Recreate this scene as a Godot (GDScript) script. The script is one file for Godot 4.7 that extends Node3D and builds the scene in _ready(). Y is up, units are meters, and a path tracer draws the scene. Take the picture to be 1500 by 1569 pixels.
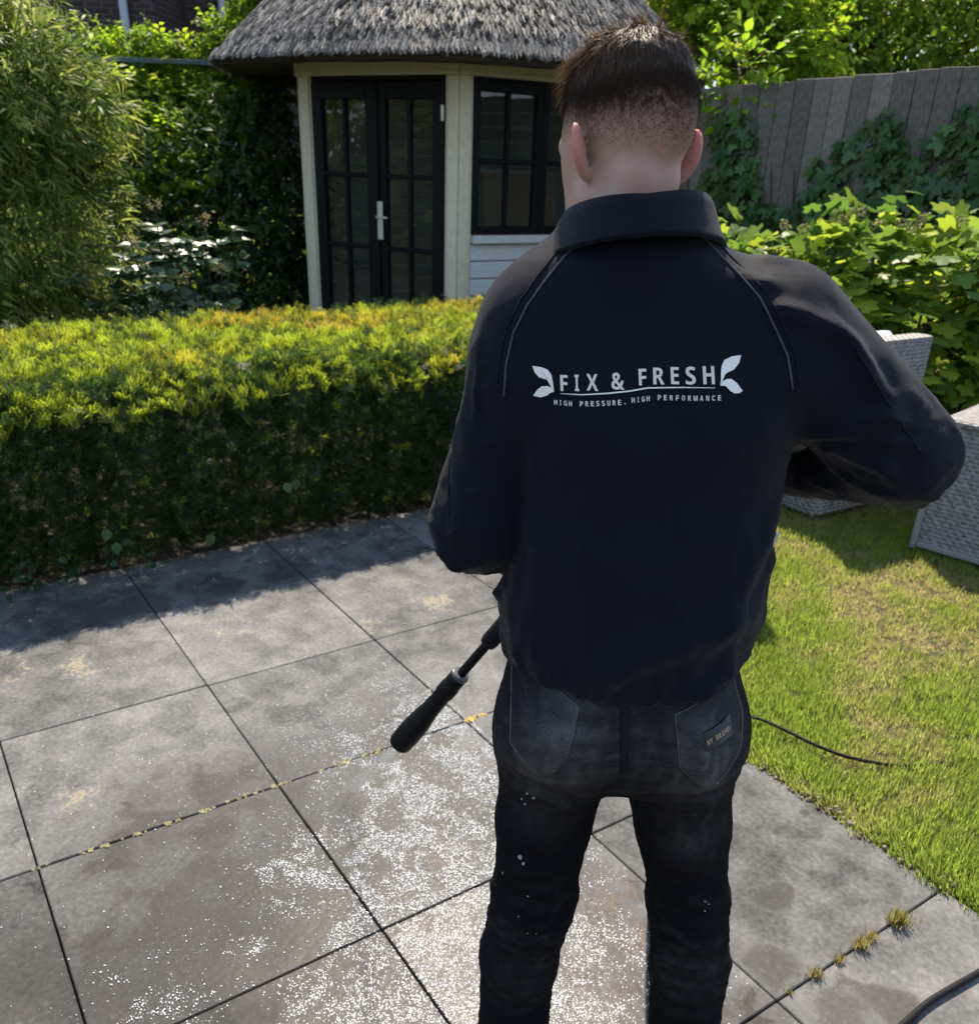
extends Node3D
# A garden in strong sun: a person in a navy jacket washes the patio; hedge, thatched summerhouse, fence and lawn behind.

const CAM_HEIGHT := 1.5784
const SUN_TOWARDS := Vector3(-0.03, 1.376, -1.0)   # read from the shadows of the hedge and the armchair
var names := {}
var M := {}
var rng := RandomNumberGenerator.new()
var noise := FastNoiseLite.new()


func _ready() -> void:
	rng.seed = 7
	noise.seed = 3
	noise.frequency = 1.0
	noise.fractal_octaves = 3
	# ---- camera, sky, sun, exposure
	var cam := Camera3D.new()
	cam.name = "camera"
	cam.projection = Camera3D.PROJECTION_FRUSTUM
	cam.near = 0.05
	cam.far = 400.0
	cam.size = 0.05 * 1569.0 / 1361.7
	cam.frustum_offset = Vector2(0.0, 0.05 * 149.5 / 1361.7)
	cam.position = Vector3(0, CAM_HEIGHT, 0)
	cam.basis = Basis(Vector3.RIGHT, -0.4656) * Basis(Vector3.BACK, 0.0354)
	add_child(cam)
	var sky_m := ProceduralSkyMaterial.new()
	sky_m.sky_top_color = Color(0.48, 0.56, 0.69)
	sky_m.sky_horizon_color = Color(0.80, 0.85, 0.90)
	sky_m.sky_curve = 0.12
	sky_m.ground_bottom_color = Color(0.16, 0.17, 0.14)
	sky_m.ground_horizon_color = Color(0.45, 0.5, 0.48)
	sky_m.sky_energy_multiplier = 1.1
	var env := Environment.new()
	env.background_mode = Environment.BG_SKY
	env.sky = Sky.new()
	env.sky.sky_material = sky_m
	env.tonemap_mode = Environment.TONE_MAPPER_LINEAR
	env.tonemap_exposure = 2.3
	env.sdfgi_enabled = true
	env.ssao_enabled = true
	env.ssil_enabled = true
	var we := WorldEnvironment.new()
	we.name = "world_environment"
	we.environment = env
	var lens := CameraAttributesPhysical.new()
	lens.frustum_focus_distance = 1.15
	lens.frustum_focal_length = 35.0
	lens.exposure_aperture = 11.0
	we.camera_attributes = lens
	add_child(we)
	var sun := DirectionalLight3D.new()
	sun.name = "sun"
	sun.light_energy = 1.6
	sun.light_color = Color(1.0, 0.945, 0.86)
	sun.light_angular_distance = 0.5
	sun.shadow_enabled = true
	sun.basis = Basis.looking_at(-SUN_TOWARDS.normalized(), Vector3.UP)
	add_child(sun)
	materials()
	# ---- the large structure
	ground_and_patio()
	summerhouse()
	fence()
	houses()
	# ---- plants
	hedge()
	plants()
	lawn()
	# ---- things
	furniture()
	person()
	lance_and_hose()
	small_things()


# ------------------------------------------------------------------ naming
func numbered(called: String) -> String:
	var k: int = names.get(called, 0)
	names[called] = k + 1
	return called if k == 0 else "%s_%03d" % [called, k]


func tag(o: Node, label := "", category := "", group := "", kind := "") -> void:
	if label: o.set_meta("label", label)
	if category: o.set_meta("category", category)
	if group: o.set_meta("group", group)
	if kind: o.set_meta("kind", kind)


func thing(called: String, label: String, category: String, at := Vector3.ZERO, turn := 0.0, group := "") -> Node3D:
	var o := Node3D.new()
	o.name = numbered(called)
	add_child(o)
	o.position = at
	o.rotation.y = turn
	tag(o, label, category, group)
	return o


func part(called: String, mesh: Mesh, material: Material, parent: Node = self) -> MeshInstance3D:
	var o := MeshInstance3D.new()
	o.name = numbered(called) if parent == self else called
	o.mesh = mesh
	o.material_override = material
	parent.add_child(o, true)
	return o


func crowd(called: String, mesh: Mesh, material: Material, where: Array, tints: Array, parent: Node = self) -> MultiMeshInstance3D:
	var mm := MultiMesh.new()
	mm.transform_format = MultiMesh.TRANSFORM_3D
	mm.use_colors = not tints.is_empty()
	mm.mesh = mesh
	mm.instance_count = where.size()
	for i in where.size():
		mm.set_instance_transform(i, where[i])
		if mm.use_colors:
			mm.set_instance_color(i, tints[i])
	var o := MultiMeshInstance3D.new()
	o.name = numbered(called) if parent == self else called
	o.multimesh = mm
	o.material_override = material
	o.set_meta("kind", "stuff")
	parent.add_child(o, true)
	return o


# ------------------------------------------------------------------ mesh building
class Shape:
	var v := PackedVector3Array()
	var n := PackedVector3Array()
	var uv := PackedVector2Array()
	var c := PackedColorArray()
	var i := PackedInt32Array()

	func point(p: Vector3, normal: Vector3, t := Vector2.ZERO, col := Color.WHITE) -> int:
		v.append(p)
		n.append(normal)
		uv.append(t)
		c.append(col)
		return v.size() - 1

	func tri(a: int, b: int, d: int) -> void:
		if (v[b] - v[a]).cross(v[d] - v[a]).dot(n[a] + n[b] + n[d]) > 0.0:
			i.append_array([a, d, b])
		else:
			i.append_array([a, b, d])

	func quad(a: int, b: int, d: int, e: int) -> void:
		tri(a, b, d)
		tri(a, d, e)

	func flat(ps: Array, out: Vector3, col := Color.WHITE) -> void:
		var normal: Vector3 = (ps[1] - ps[0]).cross(ps[2] - ps[0]).normalized()
		if normal.dot(out) < 0.0:
			normal = -normal
		var ids := []
		for p in ps:
			var t := Vector2(p.x + p.z * 0.73, p.y)
			if absf(normal.y) > 0.7:
				t = Vector2(p.x, p.z)
			ids.append(point(p, normal, t, col))
		for k in range(1, ps.size() - 1):
			tri(ids[0], ids[k], ids[k + 1])

	func box(at: Vector3, size: Vector3, turn := Basis(), bevel := 0.003, col := Color.WHITE) -> void:
		var h := size * 0.5
		var e := minf(bevel, minf(h.x, minf(h.y, h.z)) * 0.9)
		var q := h - Vector3(e, e, e)
		for s in [-1.0, 1.0]:
			flat([at + turn * Vector3(s * h.x, -q.y, -q.z), at + turn * Vector3(s * h.x, q.y, -q.z), at + turn * Vector3(s * h.x, q.y, q.z), at + turn * Vector3(s * h.x, -q.y, q.z)], turn * Vector3(s, 0, 0), col)
			flat([at + turn * Vector3(-q.x, s * h.y, -q.z), at + turn * Vector3(q.x, s * h.y, -q.z), at + turn * Vector3(q.x, s * h.y, q.z), at + turn * Vector3(-q.x, s * h.y, q.z)], turn * Vector3(0, s, 0), col)
			flat([at + turn * Vector3(-q.x, -q.y, s * h.z), at + turn * Vector3(q.x, -q.y, s * h.z), at + turn * Vector3(q.x, q.y, s * h.z), at + turn * Vector3(-q.x, q.y, s * h.z)], turn * Vector3(0, 0, s), col)
		if e < 0.0005:
			return
		for s in [-1.0, 1.0]:
			for r in [-1.0, 1.0]:
				flat([at + turn * Vector3(s * h.x, r * q.y, -q.z), at + turn * Vector3(s * q.x, r * h.y, -q.z), at + turn * Vector3(s * q.x, r * h.y, q.z), at + turn * Vector3(s * h.x, r * q.y, q.z)], turn * Vector3(s, r, 0), col)
				flat([at + turn * Vector3(s * h.x, -q.y, r * q.z), at + turn * Vector3(s * q.x, -q.y, r * h.z), at + turn * Vector3(s * q.x, q.y, r * h.z), at + turn * Vector3(s * h.x, q.y, r * q.z)], turn * Vector3(s, 0, r), col)
				flat([at + turn * Vector3(-q.x, s * h.y, r * q.z), at + turn * Vector3(-q.x, s * q.y, r * h.z), at + turn * Vector3(q.x, s * q.y, r * h.z), at + turn * Vector3(q.x, s * h.y, r * q.z)], turn * Vector3(0, s, r), col)
				for w in [-1.0, 1.0]:
					flat([at + turn * Vector3(s * h.x, r * q.y, w * q.z), at + turn * Vector3(s * q.x, r * h.y, w * q.z), at + turn * Vector3(s * q.x, r * q.y, w * h.z)], turn * Vector3(s, r, w), col)

	func grid(rows: Array, closed := false, col := Color.WHITE) -> void:   # rows of points, smooth normals from their neighbours, outward where the rows run round
		var first := v.size()
		var w: int = rows[0].size()
		for r in rows.size():
			for k in w:
				var k0 := (k + w - 1) % w if closed else maxi(k - 1, 0)
				var k1 := (k + 1) % w if closed else mini(k + 1, w - 1)
				var across: Vector3 = rows[r][k1] - rows[r][k0]
				var along: Vector3 = rows[mini(r + 1, rows.size() - 1)][k] - rows[maxi(r - 1, 0)][k]
				point(rows[r][k], along.cross(across).normalized(), Vector2(float(k) / w, float(r) / rows.size()), col)
		for r in rows.size() - 1:
			for k in (w if closed else w - 1):
				var k1 := (k + 1) % w
				quad(first + r * w + k, first + r * w + k1, first + (r + 1) * w + k1, first + (r + 1) * w + k)

	func tube(path: Array, radii: Array, sides := 8, caps := true, col := Color.WHITE) -> void:
		var first := v.size()
		var up := Vector3.UP
		var last: int = path.size() - 1
		for r in path.size():
			var dir: Vector3 = (path[mini(r + 1, last)] - path[maxi(r - 1, 0)]).normalized()
			if absf(dir.dot(up)) > 0.95:
				up = Vector3.RIGHT
			var a := dir.cross(up).normalized()
			var b := a.cross(dir).normalized()
			up = b
			var radius: float = radii[mini(r, radii.size() - 1)]
			for k in sides:
				var o := a * cos(TAU * k / sides) + b * sin(TAU * k / sides)
				point(path[r] + o * radius, o, Vector2(float(k) / sides, r * 0.2), col)
		for r in last:
			for k in sides:
				var k1 := (k + 1) % sides
				quad(first + r * sides + k, first + r * sides + k1, first + (r + 1) * sides + k1, first + (r + 1) * sides + k)
		if caps:
			for e in [0, last]:
				var dir: Vector3 = (path[0] - path[1]) if e == 0 else (path[last] - path[last - 1])
				var ids := []
				for k in sides:
					ids.append(point(v[first + e * sides + k], dir.normalized(), Vector2.ZERO, col))
				for k in range(1, sides - 1):
					tri(ids[0], ids[k], ids[k + 1])

	func lathe(profile: Array, at: Vector3, sides := 24, turn := Basis(), col := Color.WHITE) -> void:   # profile of Vector2(radius, height), from the bottom up
		var rows := []
		for p in profile:
			var row := []
			for k in sides:
				row.append(at + turn * Vector3(cos(TAU * k / sides) * p.x, p.y, sin(TAU * k / sides) * p.x))
			rows.append(row)
		grid(rows, true, col)

	func add(other: Shape, t: Transform3D, tint := Color.WHITE) -> void:
		var first := v.size()
		for k in other.v.size():
			v.append(t * other.v[k])
			n.append((t.basis * other.n[k]).normalized())
			uv.append(other.uv[k])
			c.append(other.c[k] * tint)
		for k in other.i:
			i.append(first + k)

	func smooth() -> void:   # normals from the faces round each vertex
		var sum := PackedVector3Array()
		sum.resize(v.size())
		for k in range(0, i.size(), 3):
			var f := (v[i[k + 2]] - v[i[k]]).cross(v[i[k + 1]] - v[i[k]])
			sum[i[k]] += f
			sum[i[k + 1]] += f
			sum[i[k + 2]] += f
		for k in v.size():
			n[k] = sum[k].normalized()

	func towards(out: Vector3) -> void:   # turns every normal to one side, and the faces with them
		for k in n.size():
			if n[k].dot(out) < 0.0:
				n[k] = -n[k]
		rewind()

	func rewind() -> void:
		for k in range(0, i.size(), 3):
			if (v[i[k + 1]] - v[i[k]]).cross(v[i[k + 2]] - v[i[k]]).dot(n[i[k]] + n[i[k + 1]] + n[i[k + 2]]) > 0.0:
				var t := i[k + 1]
				i[k + 1] = i[k + 2]
				i[k + 2] = t

	func mesh() -> ArrayMesh:
		var a := []
		a.resize(Mesh.ARRAY_MAX)
		a[Mesh.ARRAY_VERTEX] = v
		a[Mesh.ARRAY_NORMAL] = n
		a[Mesh.ARRAY_TEX_UV] = uv
		a[Mesh.ARRAY_COLOR] = c
		a[Mesh.ARRAY_INDEX] = i
		var m := ArrayMesh.new()
		m.add_surface_from_arrays(Mesh.PRIMITIVE_TRIANGLES, a)
		return m


func sheet(ps: Array, out: Vector3) -> ArrayMesh:
	var s := Shape.new()
	s.flat(ps, out)
	return s.mesh()


func block(at: Vector3, size: Vector3, turn := Basis(), bevel := 0.003) -> ArrayMesh:
	var s := Shape.new()
	s.box(at, size, turn, bevel)
	return s.mesh()


# ------------------------------------------------------------------ materials
func lin(r: float, g: float, b: float) -> Color:
	return Color(r, g, b).linear_to_srgb()


func mat(color: Color, rough := 0.8, leafy := 0.0) -> StandardMaterial3D:
	var m := StandardMaterial3D.new()
	m.albedo_color = color
	m.roughness = rough
	if leafy > 0.0:
		m.backlight_enabled = true
		m.backlight = Color(2.0 * leafy, 2.0 * leafy, 2.0 * leafy).linear_to_srgb()   # the share of light that passes through
		m.vertex_color_use_as_albedo = true
		m.cull_mode = BaseMaterial3D.CULL_DISABLED
	return m


func tinted(rough := 0.8, leafy := 0.0) -> StandardMaterial3D:   # the colour comes with each copy
	var m := mat(Color.WHITE, rough, leafy)
	m.vertex_color_use_as_albedo = true
	return m


func noise_tex(frequency: float, low: Color, high: Color, seed_ := 1, size := 512, octaves := 5, normal := false) -> NoiseTexture2D:
	var f := FastNoiseLite.new()
	f.seed = seed_
	f.frequency = frequency
	f.fractal_octaves = octaves
	var t := NoiseTexture2D.new()
	t.width = size
	t.height = size
	t.seamless = true
	t.noise = f
	if normal:
		t.as_normal_map = true
		t.bump_strength = 6.0
	else:
		var g := Gradient.new()
		g.set_color(0, low)
		g.set_color(1, high)
		t.color_ramp = g
	return t


func grain(m: StandardMaterial3D, frequency: float, low: Color, high: Color, scale: Vector3, seed_ := 1) -> StandardMaterial3D:
	m.albedo_texture = noise_tex(frequency, low, high, seed_)
	m.uv1_triplanar = true
	m.uv1_world_triplanar = true
	m.uv1_scale = scale
	return m


func weave_image(n: int, strands: int) -> Image:   # flat rattan strips going over and under upright stakes; brightness is their height
	var im := Image.create(n, n, false, Image.FORMAT_RGB8)
	for y in n:
		for x in n:
			var row := int(float(y) / n * strands)
			var fy := fposmod(float(y) / n * strands, 1.0)
			var ph := float(x) / n * strands * 0.5 + (0.5 if row % 2 == 0 else 0.0)
			var h := (0.55 + 0.45 * cos(TAU * ph)) * (1.0 - pow(absf(fy * 2.0 - 1.0), 4.0))
			im.set_pixel(x, y, Color(h, h, h))
	return im


func materials() -> void:
	M.post = grain(mat(lin(0.82, 0.75, 0.54), 0.55), 0.03, Color(0.86, 0.85, 0.82), Color.WHITE, Vector3(3, 0.6, 3), 2)
	M.cladding = grain(mat(lin(0.72, 0.73, 0.68), 0.6), 0.03, Color(0.86, 0.86, 0.86), Color.WHITE, Vector3(0.6, 3, 0.6), 3)
	M.black_paint = grain(mat(lin(0.0045, 0.0047, 0.006), 0.55), 0.03, Color(0.75, 0.75, 0.75), Color.WHITE, Vector3(3, 0.6, 3), 4)
	M.black_paint.metallic_specular = 0.3
	M.glass = mat(Color(0.16, 0.2, 0.18, 0.5), 0.0)   # old, tinted panes
	M.glass.transparency = BaseMaterial3D.TRANSPARENCY_ALPHA
	M.metal = mat(Color(0.85, 0.84, 0.8), 0.35)
	M.metal.metallic = 0.4
	M.card = grain(mat(lin(0.42, 0.28, 0.15), 0.9), 0.02, Color(0.85, 0.85, 0.85), Color.WHITE, Vector3(2, 2, 2), 5)
	M.thatch = grain(mat(lin(0.13, 0.095, 0.07), 1.0), 0.08, Color(0.4, 0.4, 0.4), Color.WHITE, Vector3(5, 2, 5), 6)
	M.reed = tinted(0.55)
	M.soil = grain(mat(lin(0.035, 0.026, 0.018), 1.0), 0.05, Color(0.35, 0.35, 0.35), Color.WHITE, Vector3(1.3, 1.3, 1.3), 8)
	M.bark = grain(mat(lin(0.07, 0.055, 0.04), 0.95), 0.06, Color(0.4, 0.4, 0.4), Color.WHITE, Vector3(4, 1, 4), 9)
	M.leaf = tinted(0.42, 0.45)
	M.needle = tinted(0.5, 0.65)
	M.dull_leaf = tinted(0.6, 0.35)
	M.grass = tinted(0.7, 0.7)
	M.rubber = mat(lin(0.009, 0.009, 0.010), 0.6)
	M.rubber.metallic_specular = 0.25
	M.hard_black = mat(lin(0.007, 0.007, 0.008), 0.45)
	M.hard_black.metallic_specular = 0.25
	var weave := ImageTexture.create_from_image(weave_image(256, 16))
	M.wicker = mat(lin(0.29, 0.275, 0.265), 0.6)
	M.wicker.heightmap_enabled = true
	M.wicker.heightmap_texture = weave
	M.wicker.heightmap_scale = 0.9
	M.wicker.albedo_texture = noise_tex(0.03, Color(0.72, 0.72, 0.72), Color.WHITE, 12, 256)
	M.wicker.uv1_scale = Vector3(3.1, 3.1, 1.0)
	M.wicker_trim = grain(mat(lin(0.34, 0.32, 0.31), 0.6), 0.05, Color(0.6, 0.6, 0.6), Color.WHITE, Vector3(6, 6, 6), 14)
	M.cushion = grain(mat(lin(0.6, 0.6, 0.62), 0.9), 0.2, Color(0.85, 0.85, 0.85), Color.WHITE, Vector3(4, 4, 4), 15)


# ------------------------------------------------------------------ ground and patio
const SIDE := 0.62
const TURN := 0.6054
const START := Vector3(-2.2985, 0.0, -2.3115)

func slab_at(b: float, a: float, y := 0.0) -> Vector3:   # b counts slabs to the right, a towards the viewer
	return START + SIDE * Vector3(cos(TURN) * b + sin(TURN) * a, 0, -sin(TURN) * b + cos(TURN) * a) + Vector3(0, y, 0)


func slab_of(x: float, z: float) -> Vector2:
	var dx := (x - START.x) / SIDE
	var dz := (z - START.z) / SIDE
	return Vector2(cos(TURN) * dx - sin(TURN) * dz, sin(TURN) * dx + cos(TURN) * dz)


# where water foam lies: x, z, radius, strength
var foam_spots := [[-0.05, -2.05, 0.2, 0.75], [-0.02, -1.72, 0.2, 1.0], [-0.1, -1.36, 0.16, 2.4], [0.02, -1.3, 0.16, 2.4], [-0.2, -1.22, 0.12, 1.8], [0.08, -1.5, 0.13, 1.2], [-0.15, -1.6, 0.09, 0.9],
	[-0.44, -1.68, 0.10, 0.75], [-0.36, -1.62, 0.06, 0.4], [-0.505, -1.399, 0.035, 0.9], [-0.28, -1.56, 0.07, 0.6], [0.25, -1.46, 0.09, 0.9], [0.3, -1.28, 0.12, 0.6], [0.22, -1.95, 0.1, 0.55], [0.17, -1.62, 0.08, 0.5],
	[-0.2, -2.38, 0.22, 0.34], [-0.34, -2.15, 0.16, 0.2], [-0.18, -1.85, 0.17, 0.3], [-0.66, -1.27, 0.12, 0.16], [0.1, -2.3, 0.2, 0.5], [-0.25, -1.99, 0.1, 0.25]]

func foam_at(x: float, z: float) -> float:
	var s := 0.006
	for f in foam_spots:
		var dx: float = x - f[0]
		var dz: float = z - f[1]
		s += f[3] * exp(-(dx * dx + dz * dz) / (f[2] * f[2]))
	var n := noise.get_noise_2d(x * 7.0, z * 7.0) + 0.6 * noise.get_noise_2d(x * 23.0, z * 23.0)
	return s * (0.12 + 1.5 * smoothstep(-0.25, 0.45, n))


func slab_material() -> void:
	var n := 1024
	var big := FastNoiseLite.new()
	big.frequency = 0.005
	big.fractal_octaves = 4
	big.seed = 21
	var mid := FastNoiseLite.new()
	mid.frequency = 0.028
	mid.fractal_octaves = 5
	mid.seed = 22
	mid.domain_warp_enabled = true
	var fine := FastNoiseLite.new()
	fine.frequency = 0.22
	fine.fractal_octaves = 3
	fine.seed = 23
	var d1 := big.get_image(n, n).get_data()
	var d2 := mid.get_image(n, n).get_data()
	var d3 := fine.get_image(n, n).get_data()
	var stains := [[-1.62, -2.57, 0.10], [-1.4, -2.62, 0.09], [-0.42, -2.96, 0.09], [-1.13, -1.95, 0.08], [-1.0, -2.9, 0.12], [-0.2, -3.2, 0.12]]
	var rust := [[0.32, -1.62, 0.05], [0.36, -1.5, 0.05], [-0.08, -1.75, 0.06]]
	var damp := [[0.70, -1.63, 0.05], [0.65, -1.58, 0.035], [0.74, -1.66, 0.03], [0.66, -1.42, 0.07], [0.78, -1.30, 0.10], [0.88, -1.33, 0.06], [0.72, -1.22, 0.12], [0.62, -1.28, 0.1], [-1.4, -3.1, 0.2], [-1.62, -3.0, 0.22], [-1.15, -3.25, 0.16], [-0.9, -3.45, 0.14], [0.93, -1.97, 0.025], [0.89, -1.96, 0.015], [0.79, -1.88, 0.015], [0.1, -2.75, 0.09]]
	var out := PackedByteArray()
	out.resize(n * n * 3)
	var rough := PackedByteArray()
	rough.resize(n * n * 3)
	var step := 4.2 / n
	var film := PackedFloat32Array()   # standing water round the foam, on a coarse grid
	film.resize(160 * 160)
	for gy in 160:
		for gx in 160:
			var s := 0.0
			for f in foam_spots:
				var dx: float = -2.4 + (gx + 0.5) * 4.2 / 160 - f[0]
				var dz: float = -4.4 + (gy + 0.5) * 4.2 / 160 - f[1]
				s += f[3] * exp(-(dx * dx + dz * dz) / (f[2] * f[2] * 2.2))
			film[gy * 160 + gx] = s
	for y in n:
		var z := -4.4 + y * step
		var near_damp := damp.filter(func(s): return absf(z - s[1]) < s[2] * 2.0)
		var near_stain := stains.filter(func(s): return absf(z - s[1]) < s[2] * 2.0)
		var near_rust := rust.filter(func(s): return absf(z - s[1]) < s[2] * 2.0)
		for x in n:
			var k := y * n + x
			var wx := -2.4 + x * step
			var q1 := d1[k] / 255.0
			var q2 := d2[k] / 255.0
			var q3 := d3[k] / 255.0
			var s := slab_of(wx, z)
			var tone := fposmod(sin(floorf(s.x) * 12.9 + floorf(s.y) * 78.2) * 437.5, 1.0)
			var base := 0.118 + 0.075 * (q1 - 0.5) + 0.10 * (q2 - 0.5) + 0.05 * (q3 - 0.5) + 0.05 * (tone - 0.5)
			var wet := clampf((s.y - 1.55 + (q1 - 0.5) * 1.5 + (q2 - 0.5) * 1.0) * 1.6, 0.0, 1.0) * clampf((3.05 - s.x + (q2 - 0.5) * 0.5) * 4.0, 0.0, 1.0)
			wet *= 0.86 + 0.24 * (tone - 0.5)
			for p in near_damp:
				var dx: float = wx - p[0]
				var dz: float = z - p[1]
				wet = maxf(wet, clampf((1.0 - (dx * dx + dz * dz) / (p[2] * p[2]) + (q2 - 0.5) * 3.0 + (q3 - 0.5) * 0.8) * 1.5, 0.0, 1.0) * 0.7)
			var r := base * 1.0
			var g := base * 0.985
			var b := base * 0.96
			for p in near_stain:
				var dx: float = wx - p[0]
				var dz: float = z - p[1]
				var f := clampf((1.0 - (dx * dx + dz * dz) / (p[2] * p[2]) + (q2 + 0.5 * q3 - 0.95) * 6.0) * 1.0, 0.0, 1.0) * 0.45
				r = lerpf(r, 0.31, f)
				g = lerpf(g, 0.25, f)
				b = lerpf(b, 0.14, f)
			var dark := wet * (0.76 + 0.4 * (q2 - 0.5))
			r *= 1.0 - dark
			g *= 1.0 - dark * 1.02
			b *= 1.0 - dark * 1.03
			for p in near_rust:
				var dx: float = wx - p[0]
				var dz: float = z - p[1]
				var f := clampf((1.0 - (dx * dx + dz * dz) / (p[2] * p[2]) + (q2 - 0.5) * 4.0) * 1.0, 0.0, 1.0) * 0.16
				r = lerpf(r, 0.16, f)
				g = lerpf(g, 0.105, f)
				b = lerpf(b, 0.07, f)
			var speck := (q3 - 0.5) * 0.28
			r *= 1.0 + speck
			g *= 1.0 + speck
			b *= 1.0 + speck
			if q3 > 0.80 and q2 > 0.5:
				r += 0.03
				g += 0.03
				b += 0.027
			out[k * 3] = int(255.0 * pow(clampf(r, 0.0, 1.0), 0.4545))
			out[k * 3 + 1] = int(255.0 * pow(clampf(g, 0.0, 1.0), 0.4545))
			out[k * 3 + 2] = int(255.0 * pow(clampf(b, 0.0, 1.0), 0.4545))
			var h := int(255.0 * clampf(0.5 + 0.5 * (q2 - 0.5) + 0.35 * (q3 - 0.5), 0.0, 1.0))
			rough[k * 3] = h
			rough[k * 3 + 1] = int(255.0 * clampf(0.85 - 0.3 * wet - 0.14 * clampf(film[(y * 160 / n) * 160 + x * 160 / n] + (q2 - 0.5) * 1.6, 0.0, 1.0) + 0.2 * (q3 - 0.5), 0.1, 1.0))
			rough[k * 3 + 2] = 0
	var m := StandardMaterial3D.new()
	m.albedo_texture = ImageTexture.create_from_image(Image.create_from_data(n, n, false, Image.FORMAT_RGB8, out))
	var rt := ImageTexture.create_from_image(Image.create_from_data(n, n, false, Image.FORMAT_RGB8, rough))
	m.metallic_specular = 0.22
	m.roughness = 1.0
	m.roughness_texture = rt
	m.roughness_texture_channel = BaseMaterial3D.TEXTURE_CHANNEL_GREEN
	m.heightmap_enabled = true
	m.heightmap_texture = rt
	m.heightmap_scale = 0.18
	M.slab = m


func ground_and_patio() -> void:
	tag(part("ground", sheet([Vector3(-150, -0.06, -150), Vector3(150, -0.06, -150), Vector3(150, -0.06, 150), Vector3(-150, -0.06, 150)], Vector3.UP), M.soil), "bare dark earth under the garden", "ground", "", "structure")
	slab_material()
	var root := thing("patio", "patio of large square grey stone slabs, wet and foamy in the middle", "patio")
	root.set_meta("kind", "structure")
	var bed := []
	var sand := Shape.new()
	for e in [[-5.0, -0.8, 4.0, 7.0], [4.0, -0.8, 6.0, 1.0]]:
		bed = []
		for q in [[e[0], e[1]], [e[2], e[1]], [e[2], e[3]], [e[0], e[3]]]:
			bed.append(slab_at(q[0], q[1], -0.018))
		sand.flat(bed, Vector3.UP)
	part("joint_sand", sand.mesh(), grain(mat(lin(0.045, 0.04, 0.033), 1.0), 0.15, Color(0.3, 0.3, 0.3), Color.WHITE, Vector3(4, 4, 4), 30), root)
	for a in range(-1, 7):
		for b in range(-5, 6 if a < 1 else 4):
			var a0 := float(a) if a >= 0 else -0.78
			var w := SIDE - 0.0042
			var d := (a + 1 - a0) * SIDE - 0.0042
			var centre := slab_at(b + 0.5, (a0 + a + 1) * 0.5, -0.02 + rng.randf_range(-0.0012, 0.0012))
			var turn := Basis(Vector3.UP, TURN) * Basis(Vector3.RIGHT, rng.randf_range(-0.0016, 0.0016)) * Basis(Vector3.BACK, rng.randf_range(-0.0016, 0.0016))
			var s := Shape.new()
			s.box(Vector3.ZERO, Vector3(w, 0.04, d), turn, 0.0025)
			for k in s.v.size():
				s.uv[k] = Vector2((s.v[k].x + centre.x + 2.4) / 4.2, (s.v[k].z + centre.z + 4.4) / 4.2)
			var o := part("slab", s.mesh(), M.slab, root)
			o.position = centre


# ------------------------------------------------------------------ the thatched summerhouse
const HUT := Vector3(-0.431, -0.3946, -9.5625)   # the hut is drawn small and set up 1.25 times as large
const HUT_SCALE := 1.25
const HUT_SIDE := 1.25

func hut_corner(k: int, r := HUT_SIDE) -> Vector3:
	return Vector3(sin(PI / 3 * k) * r, 0, cos(PI / 3 * k) * r)


func hut_wall(k: int) -> Transform3D:   # x from left to right seen from outside, z outwards
	var a := hut_corner(k)
	var b := hut_corner(k + 1)
	var x := (b - a).normalized()
	var z := (a + b).normalized()
	return Transform3D(Basis(x, Vector3.UP, z), (a + b) * 0.5)


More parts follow.
